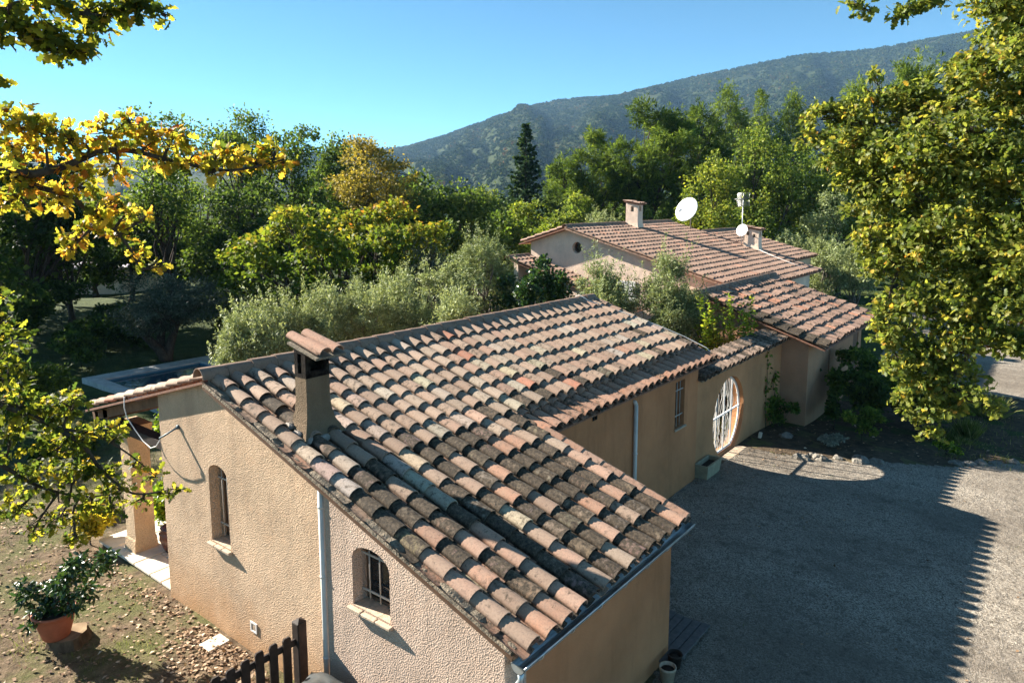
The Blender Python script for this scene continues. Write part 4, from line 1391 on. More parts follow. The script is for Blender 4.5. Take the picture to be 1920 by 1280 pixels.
for k in range(6):
    f = .25 + k * .14
    x, y = mx - .62 * f, my + .12 * f
    b.tube([(x, y - .13, t1.z + .012), (x, y + .13, t1.z + .012)], .007, 5)
b.build('element', M['metal'], an)

b = B()
b.tube([(38.45, 13.1, zr(13.1) + .15), (37.9, 12.2, zr(12.2) + .15), (37.5, 11.2, zr(11.2) + .15), (37.3, 10.2, zr(10.2) + .14)], .010, 5)
tag(b.build('cable', M['white']), 'white cable running down the rear house roof from the aerial chimney', 'cable')

# pale villa glimpsed through the trees beyond the pool
fh = at(205, 545, 62)
gz0 = float(terr(fh.x, fh.y))
vil = thing('far_villa', 'pale low villa with a bluish flat roof glimpsed between trunks beyond the pool', 'house', (fh.x, fh.y, gz0))
b = B(); zt_ = at(205, 508, 62).z
b.box(-6, 3.4, 0, 6, 0, zt_ - gz0, Matrix.Translation((fh.x, fh.y, gz0)) @ Matrix.Rotation(TH - pi / 2, 4, 'Z')); b.build('wall', M['wall_far'], vil)
b = B(); b.box(-6.4, 3.8, -.5, 6.4, zt_ - gz0, zt_ - gz0 + .35, Matrix.Translation((fh.x, fh.y, gz0)) @ Matrix.Rotation(TH - pi / 2, 4, 'Z'), bev=.08); b.build('roof', M['seep'], vil)
b = B(); b.box(-1.2, .4, -.02, -.004, 1.0, 2.4, Matrix.Translation((fh.x, fh.y, gz0)) @ Matrix.Rotation(TH - pi / 2, 4, 'Z')); b.build('window', M['glass'], vil)

# ------------------------------------------------------------------ small things in the garden and on the drive
fn = thing('picket_fence', 'dark brown wooden picket fence ending at a square post by the gable wall', 'fence', (4.8, 8.11, 0))
b = B(); b.box(5.415, 5.565, 8.03, 8.18, -.1, 1.345, bev=.012)
vs = [(5.415, 8.03, 1.346), (5.565, 8.03, 1.346), (5.565, 8.18, 1.346), (5.415, 8.18, 1.346), (5.49, 8.105, 1.385)]
b.add(vs, [(0, 1, 4), (1, 2, 4), (2, 3, 4), (3, 0, 4), (3, 2, 1, 0)])
b.build('post', M['wood_dark'], fn)
for k in range(14):
    x = 5.25 - k * .206; h = 1.232 + rt.uniform(-.012, .012); t = rt.uniform(-.012, .012)
    b = B()
    w = .062
    vs = [(x - w, 8.06, .06), (x + w, 8.06, .06), (x + w + t, 8.06, h - .03), (x + w - .02 + t, 8.06, h), (x - w + .02 + t, 8.06, h), (x - w + t, 8.06, h - .03)]
    vs += [(a, 8.085, c) for a, _, c in vs]
    b.add(vs, [(5, 4, 3, 2, 1, 0), (6, 7, 8, 9, 10, 11)] + [(q, (q + 1) % 6, (q + 1) % 6 + 6, q + 6) for q in range(6)])
    b.build('picket', M['wood_dark'], fn)
for z in (.35, 1.02):
    b = B(); b.box(2.45, 5.413, 8.087, 8.125, z, z + .10, bev=.006); b.build('rail', M['wood_dark'], fn)

st = thing('tree_stump', 'sawn tree stump half hidden behind the terracotta pot', 'stump', (4.18, 12.42, 0))
b = B()
ns = 22
prof = [(.36, -.05), (.31, .05), (.28, .14), (.27, .17)]
vs, fs = [], []
for r, z in prof:
    for k in range(ns):
        a = 2 * pi * k / ns
        q = r * (1 + .09 * sin(3 * a + 1) + .06 * sin(7 * a))
        vs.append((4.06 + q * cos(a), 12.46 + q * sin(a), z))
for i in range(3):
    for k in range(ns): fs.append((i * ns + k, i * ns + (k + 1) % ns, (i + 1) * ns + (k + 1) % ns, (i + 1) * ns + k))
b.add(vs, fs)
b.build('stump_bark', m_bark('stump_bark', (.05, .034, .022), (.17, .115, .07), 9), st)
b = B(); b.add([vs[3 * ns + k] for k in range(ns)], [tuple(range(ns))])
sw = Mat('sawn_wood', .9, .1); sw.base(sw.ramp(sw.voro(3.0), [(.1, (.30, .20, .12)), (.5, (.22, .15, .09)), (.8, (.36, .26, .16))])); sw.bump(sw.noise(40), .006)
b.build('sawn_face', sw.m, st)

PXc, PYc, PZ = 3.90, 12.50, .17
pot = thing('terracotta_pot', 'round ribbed terracotta pot holding a glossy green shrub on the tree stump', 'plant pot', (PXc, PYc, PZ))
b = B()
prof = [(.02, 0), (.185, 0), (.20, .02), (.255, .22), (.285, .36), (.30, .40), (.325, .405), (.325, .45), (.30, .455), (.28, .41), (.25, .36), (.02, .34)]
b.lathe(prof, (PXc, PYc, PZ), 44)
v2 = []
for i, (x, y, z) in enumerate(b.v):
    a = math.atan2(y - PYc, x - PXc)
    q = 1 + .012 * sin(22 * a) * (1 if .02 < z - PZ < .38 else 0)
    v2.append((PXc + (x - PXc) * q, PYc + (y - PYc) * q, z))
b.v = v2
b.build('pot', M['terracotta'], pot)
for s in (1, -1):
    b = B()
    d = Vector((.74, -.67, 0)) * s
    b.tube([Vector((PXc, PYc, PZ + .42)) + d * (.31 + .05 * sin(pi * k / 6)) + Vector((-d.y, d.x, 0)) * (.09 * cos(pi * k / 6)) + Vector((0, 0, .06 * sin(pi * k / 6))) for k in range(7)], .018, 6)
    b.build('lug', M['terracotta'], pot)
b = B(); b.lathe([(.27, .40), (.2, .415), (.02, .42)], (PXc, PYc, PZ), 24); b.build('soil', M['soil_pot'], pot)
pr = thing('potted_shrub', 'dense glossy dark green shrub growing out of the terracotta pot', 'shrub', (PXc, PYc, PZ + .41))
lob = []
rp = random.Random(2)
for (u, v, r) in ((60, 1120, .20), (95, 1110, .24), (130, 1085, .24), (150, 1060, .22), (185, 1065, .18), (200, 1045, .13), (40, 1100, .13), (80, 1150, .20), (130, 1130, .22), (160, 1110, .18), (60, 1170, .14), (110, 1100, .2)):
    D0 = (PXc * cos(TH) + PYc * sin(TH)) + rp.uniform(-.28, .22)
    lob.append((at(u, v, D0), (r, r, r * .9)))
cr, subs = crown('foliage', lob, 1900, .105, 'laurel', M['leaf_gloss'], pr, 31, (.4, .2, .22), 9, .7, .42, up=.7)
wood('stem', (PXc, PYc, PZ + .38), (PXc + .04, PYc + .03, PZ + .70), lob, subs, .018, M['bark_grey'], pr, 4, 4, sides=5)

b = B()
b.box(-.19, .19, -.155, .155, -.02, .028, Matrix.Translation((5.505, 10.50, .015)) @ Matrix.Rotation(.03, 4, 'Z') @ Matrix.Rotation(.03, 4, 'X'), bev=.012)
tag(b.build('paving_slab', M['flag']), 'single pale paving slab lying among dry leaves at the foot of the gable', 'slab')

jr = thing('glazed_jar', 'brown glazed jar with two lugs standing on the terrace behind the corner', 'jar', (6.62, 14.05, .06))
b = B(); b.lathe([(.02, 0), (.15, 0), (.20, .10), (.26, .28), (.25, .42), (.21, .48), (.24, .52), (.21, .525), (.18, .47), (.02, .45)], (6.62, 14.05, .06), 28); b.build('body', M['jar'], jr)
for s in (1, -1):
    b = B(); b.tube([Vector((6.62, 14.05, .46)) + Vector((-.6 * s, .8 * s, 0)) * (.23 + .06 * sin(pi * k / 5)) + Vector((0, 0, -.10 + .10 * k / 5)) for k in range(6)], .018, 6); b.build('lug', M['jar'], jr)

cv = thing('covered_barbecue', 'barbecue under a shiny grey plastic cover beside the picket fence', 'barbecue', (5.18, 7.15, 0))
b = B()
vs, fs = [], []
rc = random.Random(3)
n = 28
prof = [(1.12, .0), (1.06, .18), (1.0, .55), (.99, .74), (.93, .86), (.70, .94), (.38, .975), (.02, .98)]
for i, (q, z) in enumerate(prof):
    for k in range(n):
        a = 2 * pi * k / n
        f = (abs(cos(a)) ** 4 + abs(sin(a)) ** 4) ** -.25
        w = 1 + (.05 * sin(5 * a + i * .5) + .03 * sin(11 * a + 2 * i)) * (1 if i < 5 else .6)
        vs.append((5.18 + .30 * q * f * w * cos(a), 7.05 + .58 * q * f * w * sin(a), z + .012 * sin(4 * a + i)))
for i in range(len(prof) - 1):
    for k in range(n): fs.append((i * n + k, i * n + (k + 1) % n, (i + 1) * n + (k + 1) % n, (i + 1) * n + k))
fs.append(tuple((len(prof) - 1) * n + k for k in range(n)))
b.smf = True; b.add(vs, fs); b.build('cover', M['plastic'], cv)
for x, y in ((4.98, 6.6), (5.38, 6.6), (4.98, 7.5), (5.38, 7.5)):
    b = B(); b.tube([(x, y, -.02), (x, y, .5)], .02, 6); b.build('leg', M['metal'], cv)

dk = thing('duckboard', 'grey wooden duckboard lying on the gravel against the house corner', 'duckboard', (10.4, 4.7, 0))
for k in range(6):
    b = B(); y = 4.24 + k * .152
    b.box(9.83 + (.0 if k else .25) - (.35 if y < 4.45 else 0), 10.86 + rt.uniform(-.02, .02), y, y + .138, .075, .105, bev=.006); b.build('plank', M['deck'], dk)
b = B()
for x in (9.9, 10.35, 10.78): b.box(x - .04, x + .04, 4.26, 5.14, -.01, .074)
b.build('bearer', M['deck'], dk)
def flower_pot(label, x, y, r, h, mat):
    root = thing('flower_pot', label, 'flower pot', (x, y, .012))
    b = B(); b.lathe([(.02, 0), (r * .72, 0), (r * .95, h * .86), (r, h * .86), (r, h), (r * .86, h), (r * .8, h * .8), (.02, h * .78)], (x, y, .012), 26); b.build('pot', mat, root)
    b = B(); b.lathe([(r * .8, h * .80), (.02, h * .83)], (x, y, .012), 16); b.build('soil', M['soil_pot'], root)
    return root
flower_pot('grey plastic flower pot standing in the shade under the guttered wall', 9.24, 4.24, .13, .24, M['stone'])
flower_pot('small black flower pot at the house corner next to the duckboard', 9.62, 4.30, .12, .22, M['wood_dark'])

tg_ = thing('stone_trough', 'greenish stone trough standing by the round gate at the wall corner', 'trough', (17.75, 7.08, 0))
b = B()
zg = float(terr(17.7, 7.05)) - .02
def frus(b, x0, x1, y0, y1, z0, z1, e):
    b.add([(x0 + e, y0 + e, z0), (x1 - e, y0 + e, z0), (x1 - e, y1, z0), (x0 + e, y1, z0), (x0, y0, z1), (x1, y0, z1), (x1, y1, z1), (x0, y1, z1)], [(0, 3, 2, 1), (0, 1, 5, 4), (1, 2, 6, 5), (2, 3, 7, 6), (3, 0, 4, 7)])
frus(b, 17.02, 17.95, 6.86, 7.26, zg, zg + .40, .05)
t = .05
b.add([(17.02, 6.86, zg + .4), (17.95, 6.86, zg + .4), (17.95, 7.26, zg + .4), (17.02, 7.26, zg + .4), (17.02 + t, 6.86 + t, zg + .4), (17.95 - t, 6.86 + t, zg + .4), (17.95 - t, 7.26 - t, zg + .4), (17.02 + t, 7.26 - t, zg + .4)], [(0, 1, 5, 4), (1, 2, 6, 5), (2, 3, 7, 6), (3, 0, 4, 7)])
b.add([(17.02 + t, 6.86 + t, zg + .4), (17.95 - t, 6.86 + t, zg + .4), (17.95 - t, 7.26 - t, zg + .4), (17.02 + t, 7.26 - t, zg + .4), (17.09, 6.93, zg + .26), (17.88, 6.93, zg + .26), (17.88, 7.19, zg + .26), (17.09, 7.19, zg + .26)], [(0, 1, 5, 4), (1, 2, 6, 5), (2, 3, 7, 6), (3, 0, 4, 7)])
b.build('trough', M['trough'], tg_)
b = B(); b.add([(17.08, 6.92, zg + .29), (17.89, 6.92, zg + .29), (17.89, 7.20, zg + .29), (17.08, 7.20, zg + .29)], [(0, 1, 2, 3)]); b.build('soil', M['soil_pot'], tg_)

def rock(x, y, r, label, seed):
    q = np.random.default_rng(seed)
    b = B()
    n, m = 9, 6
    ph = q.uniform(0, 6, 6)
    vs = [(x, y, float(terr(x, y)) - r * .25)]
    vs = []
    for i in range(m + 1):
        th = pi * i / m
        for k in range(n):
            a = 2 * pi * k / n
            rr = r * (1 + .18 * sin(2 * a + ph[0]) + .14 * sin(3 * a + ph[1] + th * 2) + q.uniform(-.09, .09))
            vs.append((x + rr * sin(th) * cos(a), y + rr * 1.15 * sin(th) * sin(a), float(terr(x, y)) + r * .10 + rr * .62 * cos(th)))
    fs = [(i * n + k, i * n + (k + 1) % n, (i + 1) * n + (k + 1) % n, (i + 1) * n + k) for i in range(m) for k in range(n)]
    b.add(vs, fs)
    o = b.build('rock', M['rock'])
    tag(o, label, 'rock', 'limestone rocks edging the gravel')
    return o
for k, (x, y, r, lb) in enumerate(((20.2, 5.45, .20, 'limestone rock nearest the round gate at the gravel edge'), (20.5, 5.0, .19, 'squarish limestone rock in the lit gravel patch from the gate'), (20.65, 5.25, .13, 'small rounded rock behind the squarish limestone rock'), (20.85, 4.62, .13, 'small rock between the squarish rock and the long pale rock'), (21.0, 4.08, .24, 'long pale limestone rock at the shaded bed edge'), (21.2, 3.7, .17, 'low rock just right of the long pale limestone rock'), (22.75, 1.95, .16, 'sunlit rock at the corner of the serrated roof shadow'), (22.95, 1.68, .15, 'whitish rock next in the sunlit row below the grass tufts'), (23.3, 1.42, .19, 'broad low rock in the sunlit row under the oak'), (23.75, 1.1, .15, 'rock near the right end of the sunlit row'), (24.3, .72, .17, 'last rock of the sunlit row at the frame edge'), (22.0, 6.4, .2, 'shaded pale rock lying in the planting bed'))):
    rock(x, y, r, lb, k + 50)
b = B(); b.box(-.09, .09, -.05, .05, -.01, .16, Matrix.Translation((21.35, 7.0, float(terr(21.35, 7.0)))) @ Matrix.Rotation(.2, 4, 'Z') @ Matrix.Rotation(.15, 4, 'X'), bev=.015)
tag(b.build('stone_block', M['flag']), 'small pale stone block leaning at the foot of the courtyard wall', 'stone block')

# fallen leaves, pebbles and grass: countless
def scatter(name, pts, size, mat, kind, seed, up=3.0, tint=(.5, .0, .3), zoff=.012):
    r = np.random.default_rng(seed)
    k = len(pts)
    P = np.column_stack([pts, terr(pts[:, 0], pts[:, 1]) + zoff + r.uniform(0, .015, k)])
    N = unit(r.normal(size=(k, 3)) * .5 + np.array([0, 0, up])); A = unit(r.normal(size=(k, 3)) * np.array([1, 1, .25]))
    o = link(name, leaf_mesh(name, P, A, N, size * r.uniform(.6, 1.3, k), np.clip(r.normal(tint[0], tint[2], k), 0, 1), kind), mat)
    o['kind'] = 'stuff'
    return o
r = np.random.default_rng(77)
q = []
n = 1700
y = r.uniform(6.9, 11.2, n); x = 5.66 - np.abs(r.normal(0, .42, n)) - .1 * (y < 9)
q.append(np.column_stack([x, y]))
y = r.uniform(10.5, 15.8, 420); x = 5.7 - np.abs(r.normal(0, .3, 420)); q.append(np.column_stack([x, y]))
q.append(np.column_stack([r.uniform(1.5, 5.6, 2200), r.uniform(8.5, 19, 2200)]))
tag(scatter('fallen_leaves', np.vstack(q), .072, M['dryleaf'], 'leaf', 5, tint=(.4, 0, .3)), 'drift of dry beige fallen leaves at the foot of the gable wall', 'fallen leaves', kind='stuff')
q = np.column_stack([r.uniform(18.5, 32, 900), r.uniform(-1, 7, 900)])
tag(scatter('fallen_leaves', q[bed(q[:, 0], q[:, 1])], .09, M['dryleaf'], 'leaf', 6, tint=(.35, 0, .25)), 'dry leaf litter over the shaded planting bed', 'fallen leaves', kind='stuff')

q = np.column_stack([r.uniform(9.9, 24, 1500), r.uniform(-6, 7.1, 1500)])
q = q[(r.random(1500) < .12 + .8 * np.clip((q[:, 1] - 4.8) / 2.4, 0, 1)) & ~bed(q[:, 0], q[:, 1])]
tag(scatter('fallen_leaves', q, .07, M['dryleaf'], 'leaf', 8, tint=(.3, 0, .25), zoff=.022), 'a few brown fallen leaves scattered over the gravel drive', 'fallen leaves', kind='stuff')

def grass_patch(name, label, P, h, seed, mat='grass', tint=(.4, 0, .25)):
    r = np.random.default_rng(seed); k = len(P)
    Q = np.column_stack([P, terr(P[:, 0], P[:, 1]) - .005])
    A = unit(r.normal(size=(k, 3)) * .38 + np.array([0, 0, 1])); N = unit(r.normal(size=(k, 3)) * np.array([1, 1, .1]))
    o = link(name, leaf_mesh(name, Q, A, N, h * r.uniform(.4, 1.3, k), np.clip(r.normal(tint[0], tint[2], k), 0, 1), 'blade'), M[mat])
    tag(o, label, 'grass', kind='stuff'); return o
cen = np.column_stack([r.uniform(1.5, 5.4, 70), r.uniform(9, 20, 70)])
P = np.vstack([c + r.normal(0, .16, (90, 2)) for c in cen])
grass_patch('lawn_grass', 'sparse grass tufts on the bare soil of the near garden', P[P[:, 0] < 5.6], .075, 12)
P = np.column_stack([r.uniform(4, 26, 26000), r.uniform(17, 46, 26000)])
P = P[~((P[:, 0] > 11.8) & (P[:, 0] < 18.6) & (P[:, 1] > 23.8) & (P[:, 1] < 34.3))]
grass_patch('lawn_grass', 'shaded green lawn around the swimming pool', P, .16, 13, 'lawn')
P = np.column_stack([r.uniform(-1, 1, 600) * .9 + 25, r.normal(0, .7, 600) + 1.0])
grass_patch('lawn_grass', 'thin grass and weeds on the verge below the oak', np.column_stack([r.uniform(23, 30, 1500), r.uniform(-1.5, 2.6, 1500)]), .16, 14, tint=(.5, 0, .25))

def grass_tuft(label, x, y, h, n, seed, tint=(.45, 0, .25), w=.10):
    r = np.random.default_rng(seed); z = float(terr(x, y))
    P = np.column_stack([x + r.normal(0, w, n), y + r.normal(0, w, n), np.full(n, z)])
    A = unit(np.column_stack([(P[:, 0] - x) * 2.2 + r.normal(0, .12, n), (P[:, 1] - y) * 2.2 + r.normal(0, .12, n), np.full(n, .75)]))
    o = link('grass_tuft', leaf_mesh('grass_tuft', P, A, unit(r.normal(size=(n, 3))), h * r.uniform(.5, 1.2, n), np.clip(r.normal(tint[0], tint[2], n), 0, 1), 'blade'), M['grass'])
    tag(o, label, 'grass tuft', 'grass tufts on the gravel edge')
q = np.column_stack([r.uniform(9.9, 22, 60), r.uniform(-5, 7.0, 60)]); q = q[~bed(q[:, 0], q[:, 1])]
P = np.vstack([c_ + r.normal(0, .05, (14, 2)) for c_ in q])
grass_patch('gravel_weeds', 'tiny weeds sprouting here and there through the gravel', P, .06, 15, tint=(.3, 0, .2))
p = at(1812, 838, 22.2); grass_tuft('tall pale grass tuft at the gravel edge beneath the oak leaves', p.x, p.y, .55, 420, 21)
p = at(1850, 800, 24.5); grass_tuft('tall wispy grass clump behind the pale tuft against the shaded drive', p.x, p.y, .75, 300, 22, (.6, 0, .2), .16)
p = at(1800, 862, 21.6); grass_tuft('low yellow moss green tuft at the corner of the shadow', p.x, p.y, .22, 260, 23, (.65, 0, .2), .16)
p = at(1770, 850, 22.0); grass_tuft('dark low grass clump in shadow left of the pale tuft', p.x, p.y, .35, 320, 24, (.3, 0, .2), .2)

# ------------------------------------------------------------------ the hill and its woods
def at_z(v, D):
    d = (v - CY) / F_PX
    return HC + (-sin(PITCH) - d * cos(PITCH)) / (cos(PITCH) - d * sin(PITCH)) * D
RU = [-900, -300, 100, 300, 600, 700, 760, 850, 930, 1000, 1060, 1160, 1260, 1360, 1480, 1600, 1700, 1840, 2100, 2600]
RV = [330, 312, 300, 296, 288, 280, 278, 250, 220, 197, 185, 180, 152, 130, 104, 95, 77, 52, 20, 10]
def lat(u, D): return (u - CX) / F_PX * D * 1.0
def vnoise(x, y, seed=0):
    """smooth value noise"""
    xi, yi = np.floor(x).astype(int), np.floor(y).astype(int)
    fx, fy = x - xi, y - yi
    fx, fy = fx * fx * (3 - 2 * fx), fy * fy * (3 - 2 * fy)
    def h(a, b):
        k = (a * 374761393 + b * 668265263 + seed * 974711) & 0x7fffffff
        k = ((k ^ (k >> 13)) * 1274126177) & 0x7fffffff
        return ((k ^ (k >> 16)) & 0xffff) / 65535.0
    return (h(xi, yi) * (1 - fx) + h(xi + 1, yi) * fx) * (1 - fy) + (h(xi, yi + 1) * (1 - fx) + h(xi + 1, yi + 1) * fx) * fy
def fbm(x, y, o=4, seed=0):
    s, a, t = 0, 1, 0
    for i in range(o):
        s = s + a * vnoise(x * 2 ** i, y * 2 ** i, seed + i); t += a; a *= .5
    return s / t
def hill_z(u, t):
    rv = np.interp(u, RU, RV)
    rv = rv + (np.interp(u + 18, RU, RV) + np.interp(u - 18, RU, RV) - 2 * rv) * .3
    Dr = np.interp(u, [-900, 700, 1200, 1800, 2600], [2500, 2400, 2100, 1800, 1700])
    D0 = 430.0
    D = D0 + (Dr - D0) * t
    d = (rv - CY) / F_PX
    zr_ = HC + (-sin(PITCH) - d * cos(PITCH)) / (cos(PITCH) - d * sin(PITCH)) * Dr
    tt = np.minimum(t, 1)
    z = -17 + (zr_ + 17) * (tt ** 1.25 * .75 + .25 * tt)
    gl = fbm(u / 75.0, D / 900.0, 4, 3) - .5
    z = z + gl * 130 * np.clip(tt * (1 - tt) * 4, 0, 1) ** .8 * np.clip(zr_ / 300, .2, 1)
    z = z + (fbm(u / 22.0, D / 90.0, 3, 9) - .5) * 22 * np.clip((1 - tt) * 5, 0.05, 1) * np.clip(tt * 5, 0, 1)
    z = np.where(t > 1, z - (t - 1) * Dr * .12, z)
    return D, z
def pos_ud(u, D):
    # bearing u, level distance ahead D
    r = (u - CX) / F_PX
    fw0 = cos(PITCH) + 0 * u
    b_ = r * D
    return D * cos(TH) + b_ * sin(TH), D * sin(TH) - b_ * cos(TH)
nu, nt = 300, 170
U, T = np.meshgrid(np.linspace(-900, 2600, nu), np.concatenate([np.linspace(0, 1, nt - 4), [1.02, 1.05, 1.1, 1.2]]))
Dh, Zh = hill_z(U, T)
Xh, Yh = pos_ud(U, Dh)
ii = np.arange(U.size).reshape(U.shape)
hf = np.stack([ii[:-1, :-1], ii[:-1, 1:], ii[1:, 1:], ii[1:, :-1]], -1).reshape(-1, 4)
hm = Mat('hill_scrub', .95, .05)
a1 = hm.noise(.012, 6, .65); a2 = hm.noise(.07, 5, .7)
c = hm.ramp(a2, [(.3, (.018, .028, .012)), (.55, (.036, .048, .018)), (.75, (.062, .066, .027))])
c = hm.mix(hm.ramp(a1, [(.55, 0.0), (.7, .5)]), c, (.085, .060, .03))
c = hm.mix(hm.ramp(hm.noise(.02, 7, .75), [(.70, 0.0), (.76, .6)]), c, (.26, .24, .21))
hm.base(c); hm.bump(a2, 5, 1)
ho = link('hill', np_mesh('hill', np.stack([Xh, Yh, Zh], -1).reshape(-1, 3), hf, 4, smooth_=True), hm.m)
ho['kind'] = 'structure'
M['leaf_far'] = m_leaf('far_foliage', [(0.0, (.012, .024, .012)), (.45, (.034, .054, .020)), (.75, (.080, .088, .030)), (.9, (.13, .085, .035)), (1.0, (.16, .075, .03))], .1, .9, .0)
r = np.random.default_rng(3)
n = 42000
t = r.uniform(0, 1, n) ** .8; u = r.uniform(560, 2000, n)
dens = fbm(u / 40, t * 14, 3, 21)
k = (dens > .27) | (t > .985)
t, u = t[k], u[k]
tr_ = np.full(700, 1.0) - r.uniform(0, .012, 700); ur_ = r.uniform(560, 2000, 700)
t, u = np.concatenate([t, tr_]), np.concatenate([u, ur_])
Dc, Zc = hill_z(u, t); Xc, Yc = pos_ud(u, Dc)
CC = np.column_stack([Xc, Yc, Zc])
rad = r.uniform(2.4, 4.6, len(CC)) * (.7 + .3 * Dc / 1500)
m = 16
off = unit(r.normal(size=(len(CC), m, 3))) * r.uniform(.5, 1.0, (len(CC), m, 1)) * rad[:, None, None]
off[..., 2] = np.abs(off[..., 2]) * 1.15
P = (CC[:, None] + off).reshape(-1, 3)
tint = np.clip(.15 + .6 * fbm(u / 60, t * 9, 3, 5) + r.normal(0, .13, len(u)) + .25 * (r.random(len(u)) < .06), 0, 1)
N = unit(off.reshape(-1, 3) + r.normal(size=P.shape) * 1.2); A = unit(r.normal(size=P.shape))
fo = link('hill_forest', leaf_mesh('hill_forest', P - A * np.repeat(rad, m)[:, None] * .45, A, N, np.repeat(rad, m) * .95, np.clip(np.repeat(tint, m) + r.normal(0, .06, len(P)), 0, 1), 'leaf'), M['leaf_far'])
tag(fo, 'far green and rusty woods covering the long hillside', 'woodland', kind='stuff')
# the wooded valley floor
n = 1500
D = r.uniform(82, 640, n); u = r.uniform(-250, 2150, n)
X, Y = pos_ud(u, D)
rad = r.uniform(2.8, 5.2, n)
zt = terr(X, Y)
th, _z = hill_z(u, np.clip((D - 430) / 2000, 0, 1)); zt = np.where(D > 430, np.maximum(zt, _z), zt)
CC = np.column_stack([X, Y, zt + rad * 1.1])
m = 230
off = unit(r.normal(size=(n, m, 3))) * r.uniform(.6, 1.0, (n, m, 1)) * rad[:, None, None] * (1 + .35 * np.sin(unit(r.normal(size=(n, m, 3))).sum(-1, keepdims=True) * 5))
off[..., 2] *= 1.25
P = (CC[:, None] + off).reshape(-1, 3)
N = unit(off.reshape(-1, 3) + r.normal(size=P.shape) * 1.2); A = unit(r.normal(size=P.shape))
tint = np.clip(r.normal(.42, .2, n), 0, .9)
fo = link('valley_forest', leaf_mesh('valley_forest', P, A, N, r.uniform(.45, .95, len(P)), np.clip(np.repeat(tint, m) + r.normal(0, .1, len(P)), 0, 1), 'leaf'), M['leaf_mid'])
tag(fo, 'distant mixed woods filling the valley below the hill', 'woodland', kind='stuff')

# ------------------------------------------------------------------ trees and plants, far to near
GB = 'broadleaf trees behind the garden'
# left of the pool and behind it
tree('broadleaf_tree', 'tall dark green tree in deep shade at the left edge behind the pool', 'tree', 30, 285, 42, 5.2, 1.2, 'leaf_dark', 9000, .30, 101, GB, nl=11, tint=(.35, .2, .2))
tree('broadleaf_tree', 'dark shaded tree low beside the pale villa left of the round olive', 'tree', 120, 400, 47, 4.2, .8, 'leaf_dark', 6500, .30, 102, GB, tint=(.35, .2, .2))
tree('broadleaf_tree', 'airy green tree with a thin leaning trunk rising behind the round dark olive', 'tree', 292, 200, 50, 5.0, 4.2, 'leaf_mid', 8500, .24, 103, GB, nl=12, tint=(.45, .25, .2), fork=4.5)
tree('broadleaf_tree', 'tall feathery topped tree left of the three skyline trees', 'tree', 455, 208, 58, 4.6, 4.0, 'leaf_mid', 8500, .24, 104, GB, nl=12, tint=(.35, .22, .18), fork=5)
tree('broadleaf_tree', 'tall feathery tree in the middle of the skyline group above the orange tipped tree', 'tree', 555, 226, 60, 3.8, 3.5, 'leaf_mid', 7500, .25, 105, GB, nl=11, tint=(.30, .22, .18), fork=5)
tree('broadleaf_tree', 'dark green rounded tree between the feathery skyline trees and the golden tree', 'tree', 628, 258, 64, 3.4, 3.0, 'leaf_dark', 6500, .30, 106, GB, tint=(.6, .2, .2))
tree('broadleaf_tree', 'golden leaved spreading oak on the skyline left of the hill foot', 'tree', 690, 262, 50, 3.9, 4.2, 'leaf_gold', 8000, .22, 107, GB, nl=12, tint=(.6, .2, .2), fork=4.6, tfun=lambda P: (P[:, 2] - 8) * .06)
tree('broadleaf_tree', 'dark green tree directly right of the golden oak', 'tree', 775, 318, 53, 3.0, 1.5, 'leaf_dark', 6000, .27, 108, GB, tint=(.55, .2, .2))
tree('broadleaf_tree', 'broad dark green tree in front of the valley woods and left of the fir', 'tree', 850, 336, 50, 3.5, .8, 'leaf_dark', 8000, .26, 109, GB, nl=11, tint=(.6, .2, .2))
tree('broadleaf_tree', 'pale green tree in the valley left of the dark fir', 'tree', 905, 345, 84, 4.6, 2, 'leaf_mid', 5000, .36, 110, GB, tint=(.62, .2, .15))
tree('broadleaf_tree', 'light yellow green tree at the foot of the fir', 'tree', 990, 372, 62, 3.3, .8, 'leaf_bright', 6000, .25, 111, GB, tint=(.5, .2, .2))
tree('broadleaf_tree', 'soft green bushy tree left of the rear chimney', 'tree', 1085, 362, 58, 3.4, .8, 'leaf_mid', 7000, .24, 112, GB, tint=(.7, .2, .18))
tree('broadleaf_tree', 'dull green tree filling the gap below the golden oak', 'tree', 600, 350, 47, 3.6, .6, 'leaf_dark', 6500, .26, 113, GB, tint=(.45, .2, .2))
tree('broadleaf_tree', 'dark tree of drooping shade behind the orange tipped tree', 'tree', 480, 330, 50, 4.0, .6, 'leaf_dark', 7000, .27, 114, GB, tint=(.45, .2, .2))
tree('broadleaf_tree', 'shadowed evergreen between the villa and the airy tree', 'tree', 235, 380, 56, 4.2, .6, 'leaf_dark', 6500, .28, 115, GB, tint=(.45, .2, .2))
tree('broadleaf_tree', 'dark bushy tree under the fir beside the grey olive', 'tree', 935, 395, 56, 3.3, .4, 'leaf_mid', 6000, .25, 116, GB, tint=(.4, .2, .2))

